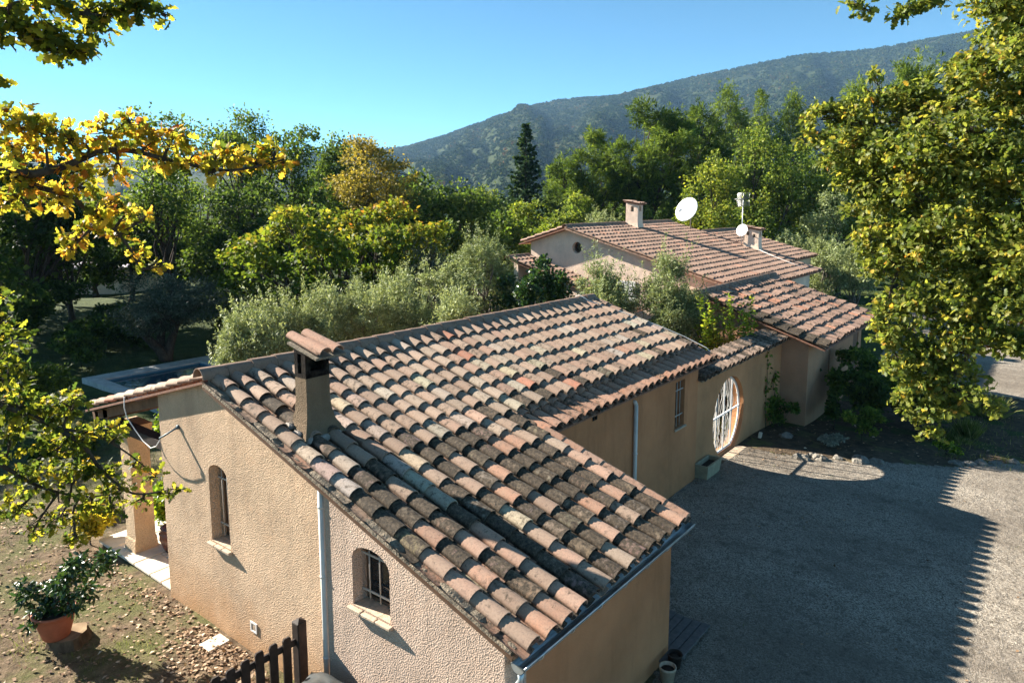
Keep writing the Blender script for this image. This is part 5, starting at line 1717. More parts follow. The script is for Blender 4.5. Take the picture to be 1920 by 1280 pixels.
TH_ = 'thicket trees behind the lawn'
for k, (u, v, D, rad, lf, ti, lb) in enumerate((
    (-20, 330, 50, 5.0, 'leaf_dark', .35, 'dark thicket tree cut by the left edge of the frame'),
    (75, 365, 55, 4.6, 'leaf_dark', .4, 'dark thicket tree under the long yellow bough'),
    (165, 345, 60, 4.6, 'leaf_dark', .5, 'thicket tree showing below the middle of the yellow bough'),
    (330, 380, 60, 4.4, 'leaf_mid', .35, 'green thicket tree behind the leaning thin trunk'),
    (395, 330, 62, 4.6, 'leaf_dark', .55, 'thicket tree below the tip of the yellow bough'),
    (430, 430, 52, 3.6, 'leaf_mid', .3, 'low thicket tree left behind the orange tipped tree'),
    (530, 390, 58, 4.2, 'leaf_dark', .5, 'thicket tree under the feathery skyline group'),
    (690, 390, 55, 3.6, 'leaf_dark', .5, 'thicket tree under the golden oak'),
    (740, 395, 48, 3.0, 'leaf_dark', .5, 'thicket tree right behind the orange tips'),
    (815, 420, 45, 3.0, 'leaf_dark', .55, 'dark thicket tree behind the grey olive'),
    (880, 415, 52, 3.2, 'leaf_mid', .4, 'green thicket tree above the twisted olive'),
    (1035, 400, 58, 3.0, 'leaf_bright', .35, 'yellowish thicket tree left of the rear ridge'),
    (1160, 380, 66, 3.6, 'leaf_mid', .35, 'shaded thicket tree behind the rear chimney'),
    (1255, 360, 70, 4.0, 'leaf_dark', .4, 'dark thicket tree behind the bare pine trunk'),
    (1450, 360, 64, 3.8, 'leaf_dark', .4, 'dark thicket tree behind the aerial'),
    (1530, 330, 66, 4.0, 'leaf_dark', .45, 'dark thicket tree beside the grey round tree'),
    (1650, 260, 62, 4.4, 'leaf_mid', .5, 'thicket tree hidden by the near oak crown'),
    (1800, 300, 66, 5.0, 'leaf_mid', .45, 'thicket tree beyond the drive behind the near oak'))):
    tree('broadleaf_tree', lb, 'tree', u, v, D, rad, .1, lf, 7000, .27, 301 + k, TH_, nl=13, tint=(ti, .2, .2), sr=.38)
for k, (u, D, rad, h, lb) in enumerate(((20, 38, 2.4, 3.2, 'dark bush at the far left beyond the lawn'), (110, 42, 2.4, 3.0, 'dark bush beyond the pool below the villa'), (210, 40, 2.0, 2.0, 'dark bush left behind the round dark olive'), (420, 42, 2.4, 3.0, 'dark bush right behind the round dark olive'), (500, 40, 2.2, 2.6, 'dark bush at the foot of the orange tipped tree'), (165, 37, 1.8, 1.9, 'dark bush nearer the pool below the villa roof'), (240, 38, 1.6, 2.3, 'small dark bush touching the round dark olive'))):
    p = at(u, 520, D); bush('shrub', lb, 'shrub', (p.x, p.y), rad, h, 'leaf_dark', 4200, .2, 331 + k, nl=8, tint=(.35, .2, .2))

def conifer(name, label, u, vtop, D, base_r, seed):
    p = at(u, vtop, D); g = float(terr(p.x, p.y)); H = p.z - g
    root = thing(name, label, 'fir tree', (p.x, p.y, g - .05))
    r = np.random.default_rng(seed)
    b = B(); b.tube([(p.x, p.y, g - .05), (p.x, p.y, g + H * .5), (p.x, p.y, p.z)], [.24, .14, .015], 8); b.build('trunk', M['bark'], root, fix=False)
    P, A = [], []
    lv = 32
    for i in range(lv):
        f = .12 + .87 * i / (lv - 1)
        z = g + H * f
        R = base_r * (1 - f) ** 1.0 + .05
        nb = 8 if f < .8 else 5
        for k in range(nb):
            a = r.uniform(0, 2 * pi); Rk = R * r.uniform(.7, 1.18)
            m = int(16 + 30 * Rk / base_r)
            s = r.uniform(.1, 1, m)
            d = np.array([cos(a), sin(a)])
            pts = np.column_stack([p.x + d[0] * s * Rk, p.y + d[1] * s * Rk, z - .50 * Rk * s + .62 * Rk * s ** 2])
            pts += r.normal(size=pts.shape) * np.array([.10, .10, .03]) * (1.2 - .8 * s[:, None])
            P.append(pts)
            ax = np.column_stack([np.full(m, d[0]), np.full(m, d[1]), np.full(m, -.15)]) + r.normal(size=(m, 3)) * .55
            A.append(ax)
    P, A = np.vstack(P), unit(np.vstack(A))
    k = len(P)
    o = link('crown', leaf_mesh('crown', P, A, unit(r.normal(size=(k, 3)) + np.array([0, 0, 1.2])), r.uniform(.28, .55, k), np.clip(r.normal(.4, .22, k), 0, 1), 'leaf'), M['leaf_fir'], root)
    return root
conifer('fir_tree', 'slim dark pointed fir standing against the hillside', 986, 232, 76, 4.6, 201)

GP = 'pines behind the rear house'
def pine(label, u, vtop, D, rad, low, n, seed, lean=0.0, fork=None, tint=(.5, .25, .15)):
    return tree('pine_tree', label, 'pine tree', u, vtop, D, rad, low, 'leaf_pine', int(n * 1.5), .42, seed, GP, kind='needle', tint=tint, nl=14, sub=11, tuft=9, spread=.06, sr=.30, fork=fork, base_dx=lean, up=1.0, r0=rad * .075, wob=.07)
pine('bushy pine leaning left just right of the fir with bright sunlit tufts', 1118, 232, 62, 3.6, 2.5, 16000, 211)
pine('tall dark pine with a bare leaning trunk right of the rear chimney', 1222, 182, 60, 4.1, 5.0, 20000, 212, lean=.9, fork=7.5)
pine('dark pine tucked between the leaning pine and the yellow green oak', 1310, 188, 66, 3.4, 3.5, 14000, 213)
pine('tallest pale green pine of the back row against the hill', 1372, 142, 92, 3.4, 4, 12000, 214, tint=(.68, .2, .15))
pine('narrow pale pine second from left in the back row', 1432, 156, 94, 2.4, 4, 8000, 215, tint=(.62, .2, .15))
pine('round headed bright pine at the right of the back row', 1492, 158, 90, 3.3, 4, 11000, 216, tint=(.6, .25, .15))
pine('small rounded pine below the fir on its right side', 1052, 292, 78, 2.8, 2, 9000, 217, tint=(.42, .2, .15))
pine('pale pine of the back row half hidden by the oak crown', 1600, 138, 80, 3.6, 3, 11000, 218, tint=(.68, .2, .15))
pine('light green pine rising above the oak crown at the right', 1712, 84, 60, 3.3, 3, 12000, 219, tint=(.62, .2, .15))

GO = 'oaks behind the rear house'
tree('oak_tree', 'yellow green sunlit oak behind the satellite dish', 'tree', 1335, 285, 50, 2.9, .8, 'leaf_bright', 8500, .20, 121, GO, nl=11, tint=(.55, .22, .2), r0=.16)
tree('oak_tree', 'large mid green oak behind the television aerial', 'tree', 1420, 222, 54, 4.4, 1.8, 'leaf_mid', 12500, .22, 122, GO, nl=13, tint=(.68, .22, .2), r0=.2)
tree('oak_tree', 'dark trunked oak wood edge right of the aerial', 'tree', 1500, 265, 58, 4.0, 2.0, 'leaf_mid', 9000, .24, 123, GO, nl=11, tint=(.45, .22, .2), r0=.2)
tree('oak_tree', 'dusty green oak behind the crown of the near oak', 'tree', 1590, 215, 54, 4.0, 1.0, 'leaf_mid', 9000, .23, 124, GO, tint=(.6, .2, .2))
tree('oak_tree', 'pale grey green round tree beside the near oak crown', 'tree', 1560, 352, 47, 2.0, .3, 'leaf_olive', 6500, .17, 125, GO, tint=(.4, .2, .2))
tree('oak_tree', 'dim green oak far behind the drive under the near oak', 'tree', 1720, 330, 62, 5.0, 1.4, 'leaf_mid', 8000, .28, 126, GO, tint=(.4, .2, .2))
tree('oak_tree', 'oak at the far right beyond the drive behind the near oak crown', 'tree', 1870, 380, 58, 4.6, 1.6, 'leaf_mid', 8000, .27, 127, GO, tint=(.45, .2, .2))
for k, (u, v, D, rad, lb) in enumerate(((1130, 395, 44, 2.2, 'silvery olive peeping over the left ridge beside the rear chimney'), (1490, 434, 47, 2.3, 'silvery olive behind the far end of the rear house roof'), (1555, 448, 44, 2.3, 'silver green olive between the rear house and the near oak'), (1612, 462, 41, 2.0, 'silvery olive partly behind the left edge of the near oak'))):
    tree('olive_tree', lb, 'olive tree', u, v, D, rad, .5, 'leaf_olive', 9000, .19, 131 + k, 'olive trees beyond the houses', 'bark_grey', 'olive', (.5, .2, .22), r0=.12, up=.8, wisps=70)
p = at(1525, 490, 45); bush('shrub', 'small vivid green shrub at the far corner of the rear house', 'shrub', (p.x, p.y), .8, 2.4, 'leaf_bright', 1600, .16, 141, tint=(.4, .2, .2))

# the middle ground
p = at(650, 640, 34.5)
g0 = float(terr(p.x, p.y))
root = thing('persimmon_tree', 'broad low yellow green tree with orange tips in the middle of the garden', 'tree', (p.x, p.y, g0 - .05))
rk = random.Random(15)
PL = [(448, 500, 42), (480, 472, 40), (520, 445, 42), (540, 405, 32), (560, 432, 40), (585, 470, 48), (615, 415, 32), (650, 425, 40), (695, 415, 38), (740, 402, 38), (725, 455, 48), (785, 440, 32), (802, 482, 36), (760, 505, 42), (645, 475, 46), (505, 515, 52), (448, 545, 40), (515, 565, 48), (470, 580, 36), (600, 545, 46), (560, 590, 40), (700, 525, 46), (690, 575, 44), (820, 432, 20), (770, 545, 40), (640, 590, 44), (580, 515, 40), (820, 470, 22), (425, 480, 18), (438, 520, 24)]
PL = [(at(u, v, 34.5 + rk.uniform(-2.6, 2.4)), [q / F_PX * 34.5 * k for k in (1.05, 1.05, .8)]) for u, v, q in PL]
cr, subs = crown('crown', PL, 15000, .24, 'leaf', M['leaf_autumn'], root, 150, (.27, .17, .15), 13, .72, .33, droop=.5, up=.5, tfun=lambda P: np.clip((P[:, 2] - 5.0) * .12, -.15, .32) + .07 * np.sin(P[:, 0] * 1.7 + P[:, 1]))
wood('trunk', (p.x, p.y, g0 - .05), (p.x, p.y, g0 + 1.5), PL, subs, .24, M['bark'], root, 150, 6)
p = at(312, 668, 34.8)
root = thing('olive_tree', 'round dark grey olive with forked trunk standing on the lawn behind the pool', 'olive tree', (p.x, p.y, float(terr(p.x, p.y)) - .05))
g0 = float(terr(p.x, p.y))
r = np.random.default_rng(151)
lobes = auto_lobes((p.x + .2, p.y, g0 + 3.0), 3.2, 1.45, 14, r)
cr, subs = crown('crown', lobes, 17000, .17, 'olive', M['leaf_olive_dark'], root, 151, (.4, .2, .2), 14, .8, .36, up=.8)
b = B(); rk = random.Random(9)
q0 = Vector((p.x, p.y, g0 - .05))
for j, (dx, dy) in enumerate(((-.9, .7), (.5, -.4), (.2, .6))):
    e = q0 + Vector((dx * 1.1, dy * 1.1, 2.2)); q = bend(q0, e, rk, 6, .08)
    b.tube(q, [.30 - .03 * i for i in range(7)], 8)
    for c, R in lobes[j::3]:
        b.tube(bend(q[4], Vector(c), rk, 4, .12), [.13, .10, .07, .05, .02], 6, cap=False)
b.build('trunk', M['bark'], root, fix=False)

OL = 'olive trees in the row behind the front house'
for k, (u, v, D, rad, lb, dk) in enumerate(((448, 612, 24.5, 1.3, 'small olive at the left end of the row behind the blackened chimney', 0), (515, 580, 25.0, 1.75, 'second olive of the row left above the blackened chimney', 0), (590, 556, 25.5, 1.85, 'bright olive of the row directly above the blackened chimney', 0), (672, 545, 26.0, 1.95, 'bright olive of the row just right of the blackened chimney', 0), (752, 524, 27.0, 1.95, 'olive of the row midway between the chimney and the twisted olive', 0), (822, 512, 28.0, 1.8, 'olive of the row left of the twisted olive', 0), (868, 580, 24.5, 1.4, 'low olive at the foot of the twisted olive', 0), (800, 486, 33, 1.6, 'greyish olive behind the row between orange tipped tree and twisted olive', 1))):
    tree('olive_tree', lb, 'olive tree', u, v - 8, D, rad, .7, 'leaf_olive' if not dk else 'leaf_olive_dark', 17000, .125, 161 + k, OL, 'bark_grey', 'olive', (.6, .2, .22), nl=15, r0=.10, up=1.3, sr=.30, wisps=190)
tree('olive_tree', 'tall twisted olive with a visible crooked trunk left of the rear house', 'olive tree', 912, 440, 28.5, 1.7, 2.3, 'leaf_olive', 13000, .135, 171, None, 'bark_grey', 'olive', (.42, .2, .22), nl=11, r0=.13, up=.9, fork=2.6, wob=.14, wisps=60)
p = at(985, 600, 27.0); bush('shrub', 'dark glossy shrub in front of the lean-to roof of the rear house', 'shrub', (p.x, p.y), 1.5, 5.3, 'leaf_gloss', 9000, .15, 172, tint=(.45, .25, .22), nl=9)
p = at(1050, 600, 26.5); bush('shrub', 'rounded dark green shrub left of the white shutters', 'shrub', (p.x, p.y), 1.0, 5.1, 'leaf_gloss', 5600, .14, 173, tint=(.5, .25, .22), nl=7)
tree('olive_tree', 'silvery olive in front of the white shutters over the ridge end', 'olive tree', 1115, 496, 25.0, 1.5, 1.6, 'leaf_olive', 15000, .12, 174, None, 'bark_grey', 'olive', (.5, .2, .22), r0=.09, up=1.2, wisps=110)
tree('olive_tree', 'dense round olive behind the right end of the front house roof', 'olive tree', 1256, 474, 24.0, 1.35, 1.7, 'leaf_olive', 30000, .11, 175, None, 'bark_grey', 'olive', (.42, .2, .22), nl=13, r0=.09, up=1.0, sr=.40, wisps=120)
tree('olive_tree', 'small olive filling the gap beside the white shutters', 'olive tree', 1170, 545, 24.2, .9, .1, 'leaf_olive', 8000, .11, 177, None, 'bark_grey', 'olive', (.5, .2, .22), r0=.06, up=1.2, wisps=60)
tree('olive_tree', 'small dry looking olive beside the dense round olive near the outbuilding ridge', 'olive tree', 1318, 540, 24.5, .75, .5, 'leaf_olive_dark', 4200, .11, 176, None, 'bark_grey', 'olive', (.4, .2, .22), r0=.06)
def shoots(name, label, u0, u1, v0, v1, D, n, seed, leaf='leaf_lime'):
    r = random.Random(seed); q = np.random.default_rng(seed)
    c = at((u0 + u1) / 2, v1, D); g = float(terr(c.x, c.y))
    root = thing(name, label, 'shrub', (c.x, c.y, g))
    b = B(); P, A, N = [], [], []
    for k in range(n):
        u = r.uniform(u0, u1); top = at(u, v0 + (v1 - v0) * r.uniform(0, .55), D + r.uniform(-.5, .5))
        ft = Vector((c.x + (top.x - c.x) * .35, c.y + (top.y - c.y) * .35, g))
        q_ = bend(ft, top, r, 5, .05)
        b.tube(q_, [.014, .012, .010, .008, .006, .003], 5, cap=False)
        for j in range(70):
            t = q.uniform(.35, 1) ** .8
            i = min(int(t * 5), 4); pt = q_[i].lerp(q_[i + 1], t * 5 - i)
            P.append(pt); a = q.uniform(0, 2 * pi); A.append((cos(a), sin(a), q.uniform(.1, .9))); N.append((q.normal(), q.normal(), q.normal() + 1.4))
    P, A, N = np.array(P), np.array(A, float), np.array(N, float)
    link('foliage', leaf_mesh('foliage', P, A, N, q.uniform(.09, .18, len(P)), np.clip(q.normal(.5, .22, len(P)), 0, 1), 'laurel'), M[leaf], root)
    b.build('stem', M['bark'], root, fix=False)
    return root
shoots('citrus_shrub', 'bright lime green shrub with upright shoots behind the courtyard wall', 1305, 1418, 548, 690, 22.6, 48, 181)
p = at(1335, 690, 23.2); bush('shrub', 'dark ivy green shrub below the lime green shoots', 'shrub', (p.x, p.y), 1.0, 2.7, 'leaf_gloss', 3200, .11, 182, nl=8)
p = at(1395, 690, 23.6); bush('shrub', 'deep green climbing shrub against the outbuilding wall inside the courtyard', 'shrub', (p.x, p.y), .8, 2.9, 'leaf_gloss', 2200, .10, 183, nl=7)
q = np.column_stack([np.random.default_rng(4).uniform(17.3, 23.5, 5200), np.random.default_rng(5).uniform(7.9, 11.5, 5200)])
grass_patch('dry_undergrowth', 'pale dry grass growing in the courtyard behind the round gate', q, .36, 184, tint=(.42, 0, .28))
bush('shrub', 'dark leafy shrub filling the upper part of the round gate view', 'shrub', (22.6, 10.6), 1.3, 3.2, 'leaf_gloss', 3600, .11, 186, nl=8)
bush('shrub', 'straggly sunlit shrub seen through the bars of the round gate', 'shrub', (20.6, 9.6), .8, 1.9, 'leaf_mid', 1500, .10, 185)

# plants in the shaded bed
def climber(label, pts, n, seed):
    r = np.random.default_rng(seed); rk = random.Random(seed)
    root = thing('climbing_vine', label, 'climbing plant', pts[0][0])
    b = B(); P = []
    for line in pts:
        L = [Vector(p) for p in line]
        b.tube(L, [.012 - .008 * i / (len(L) - 1) for i in range(len(L))], 5, cap=False)
        for k in range(int(n / len(pts))):
            t = r.uniform(.12, 1) * (len(L) - 1); i = min(int(t), len(L) - 2)
            P.append(L[i].lerp(L[i + 1], t - i) + Vector((r.normal() * .09, -abs(r.normal()) * .05, r.normal() * .07)))
    P = np.array(P); k = len(P)
    link('foliage', leaf_mesh('foliage', P, unit(r.normal(size=(k, 3)) + np.array([0, -.3, -.6])), unit(r.normal(size=(k, 3)) * .5 + np.array([0, -1, .5])), r.uniform(.07, .17, k), np.clip(r.normal(.45, .2, k), 0, 1), 'leaf'), M['leaf_mid'], root)
    b.build('stem', M['bark'], root, fix=False)
climber('thin leafy vine climbing the courtyard wall beside the inner corner', [[(22.5, 7.2, -.1), (22.5, 7.24, .7), (22.6, 7.25, 1.3), (22.55, 7.26, 2.5)], [(23.3, 7.15, -.1), (23.4, 7.22, .7), (23.2, 7.25, 1.3), (23.4, 7.25, 1.7)], [(22.9, 7.1, -.1), (22.7, 7.2, .5), (23.0, 7.24, .9)]], 230, 191)
bush('shrub', 'low leafy shrub at the foot of the climbing vine', 'shrub', (23.2, 6.9), .55, 1.0, 'leaf_mid', 700, .13, 192, tint=(.3, .2, .2))
bush('shrub', 'large dark evergreen shrub in front of the outbuilding window', 'shrub', (26.6, 4.6), 1.7, 2.5, 'leaf_dark', 5200, .17, 193, tint=(.5, .22, .22), nl=10)
bush('shrub', 'dark sprawling shrub under the low oak leaves', 'shrub', (26.2, 2.8), 1.4, 1.7, 'leaf_dark', 3600, .16, 194, tint=(.4, .22, .22), nl=8)
bush('shrub', 'slender dark shrub at the corner of the outbuilding', 'shrub', (24.4, 5.6), .42, 1.75, 'leaf_dark', 650, .15, 195, nl=4)
bush('shrub', 'low bright tipped shrub in the middle of the planting bed', 'shrub', (23.2, 4.5), .65, 1.1, 'leaf_mid', 1900, .11, 196, tint=(.5, .25, .22), nl=6)
bush('shrub', 'small bluish grey cushion plant in the shaded bed', 'plant', (22.0, 5.0), .45, .35, 'leaf_grey', 700, .09, 197, nl=4)
bush('shrub', 'mossy yellow green ground shrub below the oak tips', 'plant', (23.6, 2.3), .5, .4, 'leaf_lime', 700, .08, 198, nl=4, tint=(.3, .2, .2))

# near garden on the left
bush('shrub', 'small glowing yellow bush beside the porch post', 'shrub', (5.75, 15.9), .42, .75, 'leaf_yellow', 1500, .10, 201, nl=6)
bush('shrub', 'silver grey cushion shrub left of the porch', 'shrub', (6.2, 18.9), .75, 1.2, 'leaf_grey', 2400, .10, 202, nl=6)
bush('shrub', 'bright green bush on the terrace behind the gable corner', 'shrub', (7.3, 15.6), .5, .9, 'leaf_lime', 1400, .13, 203, nl=5, tint=(.3, .2, .2))
bush('shrub', 'leafy green shrub glowing between the porch post and the gable', 'shrub', (8.4, 17.2), .8, 2.9, 'leaf_lime', 2000, .13, 204, nl=7, tint=(.4, .2, .2))
bush('shrub', 'dark shrub at the far left edge below the tall shaded tree', 'shrub', tuple(at(40, 640, 24))[:2], 1.6, 3.0, 'leaf_dark', 4200, .15, 205, nl=8, tint=(.5, .25, .2))
bush('shrub', 'dim green shrub between the shaded tree and the pool', 'shrub', tuple(at(150, 640, 33))[:2], 1.5, 2.0, 'leaf_dark', 3000, .18, 206, nl=7)
bush('shrub', 'low grey green plants on the bank before the pool wall', 'shrub', tuple(at(120, 760, 21))[:2], 1.1, .7, 'leaf_dark', 1800, .14, 207, nl=6)
# trees added left of the view to shade the pool lawn
for k, (x, y, rad, top, lb) in enumerate(((9.5, 51, 5.6, 15.0, 'tall tree added beyond the left edge to shade the pool lawn'), (13.5, 57, 5.4, 16.5, 'second tall tree added beyond the left edge to shade the round dark olive'), (4, 44, 5.2, 13.0, 'spreading tree added for shade beyond the left edge between pool and lawn'), (11.0, 43.5, 4.2, 11.0, 'bushy tree added beyond the left edge to shade the pool'))):
    tree('broadleaf_tree', lb, 'tree', 0, 0, 0, rad, 1.2, 'leaf_dark', 6500, .38, 240 + k, None, pos=(x, y), top=top)

# ------------------------------------------------------------------ the two near oaks
def limb_of(b, uvd, r0, r1, sides=8):
    P = [at(*q) for q in uvd]
    # smooth through the points
    out = []
    for i in range(len(P) - 1):
        p0, p1, p2, p3 = P[max(i - 1, 0)], P[i], P[i + 1], P[min(i + 2, len(P) - 1)]
        for k in range(4):
            t = k / 4
            out.append(.5 * ((2 * p1) + (p2 - p0) * t + (2 * p0 - 5 * p1 + 4 * p2 - p3) * t * t + (3 * p1 - p0 - 3 * p2 + p3) * t ** 3))
    out.append(P[-1])
    n = len(out) - 1
    b.tube(out, [r0 + (r1 - r0) * (i / n) ** .8 for i in range(n + 1)], sides)
    return out

def near_oak(label, base, fork, limbs, parts, leaf, size, seed, rt0):
    root = thing('oak_tree', label, 'oak tree', base)
    rk = random.Random(seed)
    b = B()
    tr = bend(base, fork, rk, 7, .03)
    b.tube(tr, [rt0 * (1.4 if i == 0 else 1 - .4 * i / 7) for i in range(8)], 12)
    ends = list(tr)
    for uvd, r0, r1 in limbs: ends += limb_of(b, uvd, r0, r1)
    for name, lobes, n, tint, tf in parts:
        L = [(at(u, v, D), [rp / F_PX * D * k for k in (1, 1, .85)]) for u, v, D, rp in lobes]
        cr, subs = crown(name, L, n, size, 'oak', M[leaf], root, seed + len(name) + n, tint, 13, .68, .30, droop=.35, up=.55, tfun=tf)
        for (c, R), (sp, _) in zip(L, subs):
            c = Vector(c)
            near = min(ends, key=lambda e: (e - c).length)
            q = bend(near, c, rk, 5, .10)
            b.tube(q, [.020, .017, .014, .011, .009, .007], 5, cap=False)
            for e in sp[:9]:
                s2 = q[rk.randint(2, 5)]
                b.tube(bend(s2, Vector(e), rk, 3, .14), [.008, .006, .005, .003], 4, cap=False)
    b.build('trunk', M['bark'], root, fix=False)
    return root
LB = Vector((1.35, 9.0, -.05))
mid_l = [(20, 240, 6.3, 50), (40, 290, 6.5, 48), (90, 255, 6.4, 40), (60, 225, 6.3, 26), (130, 270, 6.4, 40), (150, 320, 6.5, 36), (200, 250, 6.4, 38), (180, 290, 6.5, 34), (245, 235, 6.5, 30), (270, 275, 6.5, 40), (320, 265, 6.6, 36), (350, 300, 6.7, 36), (400, 295, 6.7, 34), (440, 310, 6.8, 32), (480, 305, 6.8, 30), (515, 290, 6.9, 28), (535, 310, 6.9, 22), (390, 325, 6.6, 22), (300, 310, 6.6, 26), (60, 350, 6.5, 40), (20, 380, 6.5, 40), (110, 380, 6.6, 34), (150, 350, 6.6, 30), (195, 385, 6.7, 34), (215, 330, 6.6, 28), (30, 330, 6.4, 30), (140, 455, 6.8, 30), (165, 435, 6.8, 26), (130, 475, 6.8, 16), (185, 410, 6.8, 28), (215, 440, 6.9, 26), (240, 400, 6.9, 20), (265, 490, 7.0, 18), (300, 500, 7.0, 16), (258, 465, 7.0, 16), (270, 410, 7.0, 14)]
top_l = [(20, 30, 5.2, 40), (60, 70, 5.2, 34), (100, 50, 5.3, 36), (110, 100, 5.3, 34), (150, 95, 5.3, 26), (180, 60, 5.3, 34), (210, 20, 5.4, 36), (270, 15, 5.4, 30), (305, 30, 5.4, 16), (160, 20, 5.3, 34), (5, 75, 5.2, 26), (2, 155, 5.4, 16), (245, 5, 5.4, 26), (90, 5, 5.2, 36)]
low_l = [(10, 640, 7.2, 45), (15, 700, 7.2, 50), (40, 760, 7.3, 60), (20, 830, 7.3, 60), (80, 790, 7.4, 60), (130, 760, 7.4, 45), (105, 850, 7.5, 60), (160, 820, 7.5, 42), (215, 815, 7.6, 30), (60, 900, 7.5, 55), (30, 960, 7.5, 50), (140, 900, 7.6, 55), (195, 885, 7.6, 34), (250, 875, 7.7, 24), (285, 895, 7.8, 22), (315, 925, 7.8, 18), (335, 918, 7.9, 16), (230, 920, 7.7, 36), (170, 950, 7.7, 40), (110, 975, 7.6, 40), (140, 1015, 7.6, 26), (60, 1000, 7.6, 26), (210, 960, 7.7, 22), (265, 940, 7.8, 26), (5, 600, 7.1, 25), (12, 560, 7.1, 16)]
near_oak('autumn oak at the left frame edge with yellow and orange leaves on long dark boughs', LB, LB + Vector((.1, -.1, 5.2)),
         [([(-300, 520, 6.6), (-120, 350, 6.5), (0, 322, 6.4), (60, 326, 6.4), (120, 312, 6.4), (190, 284, 6.45), (250, 284, 6.5), (330, 303, 6.6), (430, 320, 6.7), (530, 300, 6.85)], .06, .008),
          ([(20, 325, 6.4), (65, 348, 6.5), (130, 368, 6.6), (160, 392, 6.7), (215, 430, 6.85), (245, 470, 6.9), (262, 505, 7.0)], .034, .008),
          ([(90, 320, 6.4), (85, 270, 6.4), (70, 240, 6.4)], .016, .006), ([(165, 295, 6.4), (160, 270, 6.4), (100, 250, 6.4)], .014, .006), ([(220, 285, 6.5), (215, 250, 6.5), (240, 225, 6.5)], .014, .005),
          ([(-300, 420, 6.0), (-150, 150, 5.4), (0, 45, 5.2), (60, 85, 5.25), (120, 100, 5.3)], .05, .008), ([(-60, 60, 5.3), (60, 0, 5.2), (170, 30, 5.3), (260, 15, 5.4), (318, 30, 5.4)], .03, .005),
          ([(-300, 620, 6.9), (-100, 720, 7.1), (60, 780, 7.3), (150, 830, 7.45), (190, 880, 7.6), (250, 925, 7.7), (330, 915, 7.9)], .05, .006),
          ([(-200, 760, 7.1), (0, 870, 7.3), (70, 910, 7.5), (150, 930, 7.65), (220, 925, 7.7)], .035, .006), ([(120, 805, 7.4), (180, 815, 7.5), (240, 850, 7.65), (290, 890, 7.8)], .02, .005)],
         [('crown', mid_l, 2000, (.60, .14, .17), None), ('crown', top_l, 760, (.36, .16, .15), None), ('crown', low_l, 2100, (.42, .16, .16), lambda P: (P[:, 0] - 4.4) * .06)], 'leaf_oak', .088, 300, .30)

RB = at(2120, 1100, 11.5); RB.z = float(terr(RB.x, RB.y)) - .05
rl = [(1885, 50, 11, 85), (1930, 40, 11, 80), (1900, 130, 10.6, 95), (1850, 150, 10.9, 70), (1800, 190, 11.2, 75), (1740, 190, 11.6, 60), (1690, 200, 11.8, 55), (1640, 215, 12, 60), (1585, 235, 12.4, 52), (1540, 225, 12.6, 40), (1525, 265, 12.6, 35), (1575, 290, 12.2, 50), (1640, 290, 12, 70), (1710, 290, 11.2, 80), (1800, 280, 10.9, 95), (1890, 260, 10.4, 95), (1600, 345, 12, 45), (1650, 370, 11.8, 65), (1730, 380, 11.2, 80), (1820, 380, 10.7, 95), (1905, 370, 10.2, 90), (1640, 440, 11.6, 45), (1690, 460, 11.3, 60), (1760, 460, 10.9, 75), (1850, 470, 10.5, 90), (1915, 480, 10, 80), (1650, 510, 11.4, 38), (1670, 570, 11.3, 38), (1790, 540, 10.7, 60), (1860, 560, 10.3, 75), (1915, 580, 10, 65), (1660, 630, 11.2, 36), (1690, 690, 11.1, 42), (1740, 650, 10.9, 55), (1800, 610, 10.6, 50), (1850, 630, 10.3, 42), (1905, 640, 10, 34), (1740, 720, 10.9, 50), (1790, 700, 10.7, 48), (1690, 745, 11.1, 26), (1745, 780, 10.8, 42), (1790, 770, 10.6, 32), (1745, 815, 10.8, 24), (1830, 740, 10.4, 34), (1860, 765, 10.3, 26), (1640, 145, 12, 18), (1635, 185, 12, 24), (1700, 770, 11, 16), (1800, 130, 11.3, 28)]
sp = [(1600, 8, 8.6, 16), (1622, 18, 8.6, 18), (1700, 20, 8.4, 22), (1680, 36, 8.4, 16), (1735, 8, 8.4, 24), (1760, 2, 8.4, 18)]
off_ = [(2020, 120, 10.5, 120), (2060, 300, 10, 140), (2050, 480, 9.8, 120), (2020, 620, 9.8, 70)]
rl += [(1960, 60, 10.8, 80), (1950, 200, 10.4, 80), (1960, 420, 10, 90), (1700, 250, 11.8, 60), (1770, 330, 11.2, 70), (1680, 320, 11.8, 55), (1860, 320, 10.7, 80), (1890, 420, 10.4, 70), (1800, 500, 10.8, 60), (1720, 500, 11.1, 50), (1830, 590, 10.5, 45), (1760, 670, 10.8, 42), (1875, 210, 10.6, 60), (1830, 110, 11.0, 34), (1900, 0, 11, 60), (1700, 560, 11.1, 50), (1735, 590, 11, 50), (1800, 570, 10.6, 50), (1690, 640, 11.1, 45), (1720, 690, 11, 50), (1770, 730, 10.8, 45), (1665, 600, 11.2, 36), (1640, 480, 11.5, 40), (1700, 400, 11.5, 60), (1620, 390, 11.9, 45), (1660, 330, 12, 60), (1760, 420, 11, 60), (1830, 640, 10.4, 50), (1880, 640, 10.2, 46), (1915, 655, 10.0, 42), (1900, 560, 10.1, 60), (1850, 520, 10.4, 60), (1800, 660, 10.6, 46), (1880, 500, 10.2, 70)]
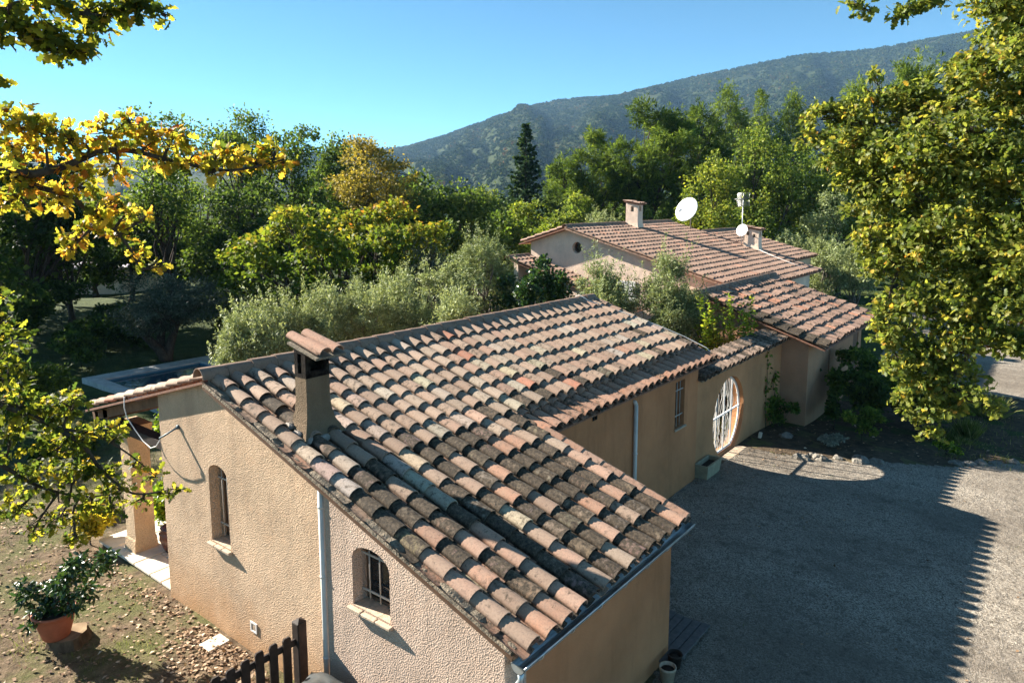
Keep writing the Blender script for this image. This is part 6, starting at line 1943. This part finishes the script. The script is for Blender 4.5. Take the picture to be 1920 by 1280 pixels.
near_oak('large green and yellow oak filling the right edge with low hanging boughs', RB, at(2060, 520, 11.2),
         [([(2060, 520, 11.2), (1960, 400, 10.8), (1890, 330, 10.8), (1850, 255, 10.9), (1790, 240, 11.1), (1720, 225, 11.5), (1640, 232, 12)], .13, .012),
          ([(2000, 450, 11), (1900, 345, 10.7), (1820, 345, 10.9), (1720, 350, 11.3), (1640, 340, 11.8)], .06, .010),
          ([(2060, 520, 11.2), (1940, 500, 10.6), (1870, 490, 10.5), (1800, 530, 10.8), (1800, 600, 10.7)], .07, .012),
          ([(1940, 440, 10.7), (1860, 395, 10.7), (1800, 430, 10.9), (1700, 480, 11.2), (1665, 570, 11.3), (1670, 650, 11.2)], .05, .008),
          ([(2060, 560, 10.9), (1930, 620, 10.3), (1850, 640, 10.4), (1790, 700, 10.7), (1745, 790, 10.8)], .06, .006),
          ([(2060, 400, 11), (1980, 180, 10.9), (1920, 80, 10.9), (1880, 20, 11)], .10, .012),
          ([(2060, 420, 11.1), (2100, 120, 10.2), (1990, -60, 9), (1860, -50, 8.6), (1760, -20, 8.4), (1700, 20, 8.4)], .03, .004), ([(1860, -50, 8.6), (1680, -30, 8.5), (1610, 10, 8.6)], .02, .004)],
         [('crown', rl, 44000, (.42, .17, .18), None), ('crown', sp, 230, (.35, .15, .15), None), ('crown', off_, 2600, (.42, .16, .16), None)], 'leaf_oakr', .092, 400, .42)

# ------------------------------------------------------------------ the air between here and the hill
HZ_ON = True
if HZ_ON:
    hz = bpy.data.materials.new('haze'); hz.use_nodes = True
    nt = hz.node_tree; nt.nodes.clear()
    pv = nt.nodes.new('ShaderNodeVolumePrincipled'); ou = nt.nodes.new('ShaderNodeOutputMaterial')
    pv.inputs['Color'].default_value = (.38, .66, 1.0, 1)
    pv.inputs['Density'].default_value = .00009
    pv.inputs['Anisotropy'].default_value = 0.0
    nt.links.new(pv.outputs[0], ou.inputs['Volume'])
    b = B(); b.box(-1600, 3800, -1600, 4200, -90, 490)
    h = b.build('haze', hz)
    h['kind'] = 'stuff'; h['label'] = 'thin blue haze between the garden and the far hill'; h['category'] = 'haze'
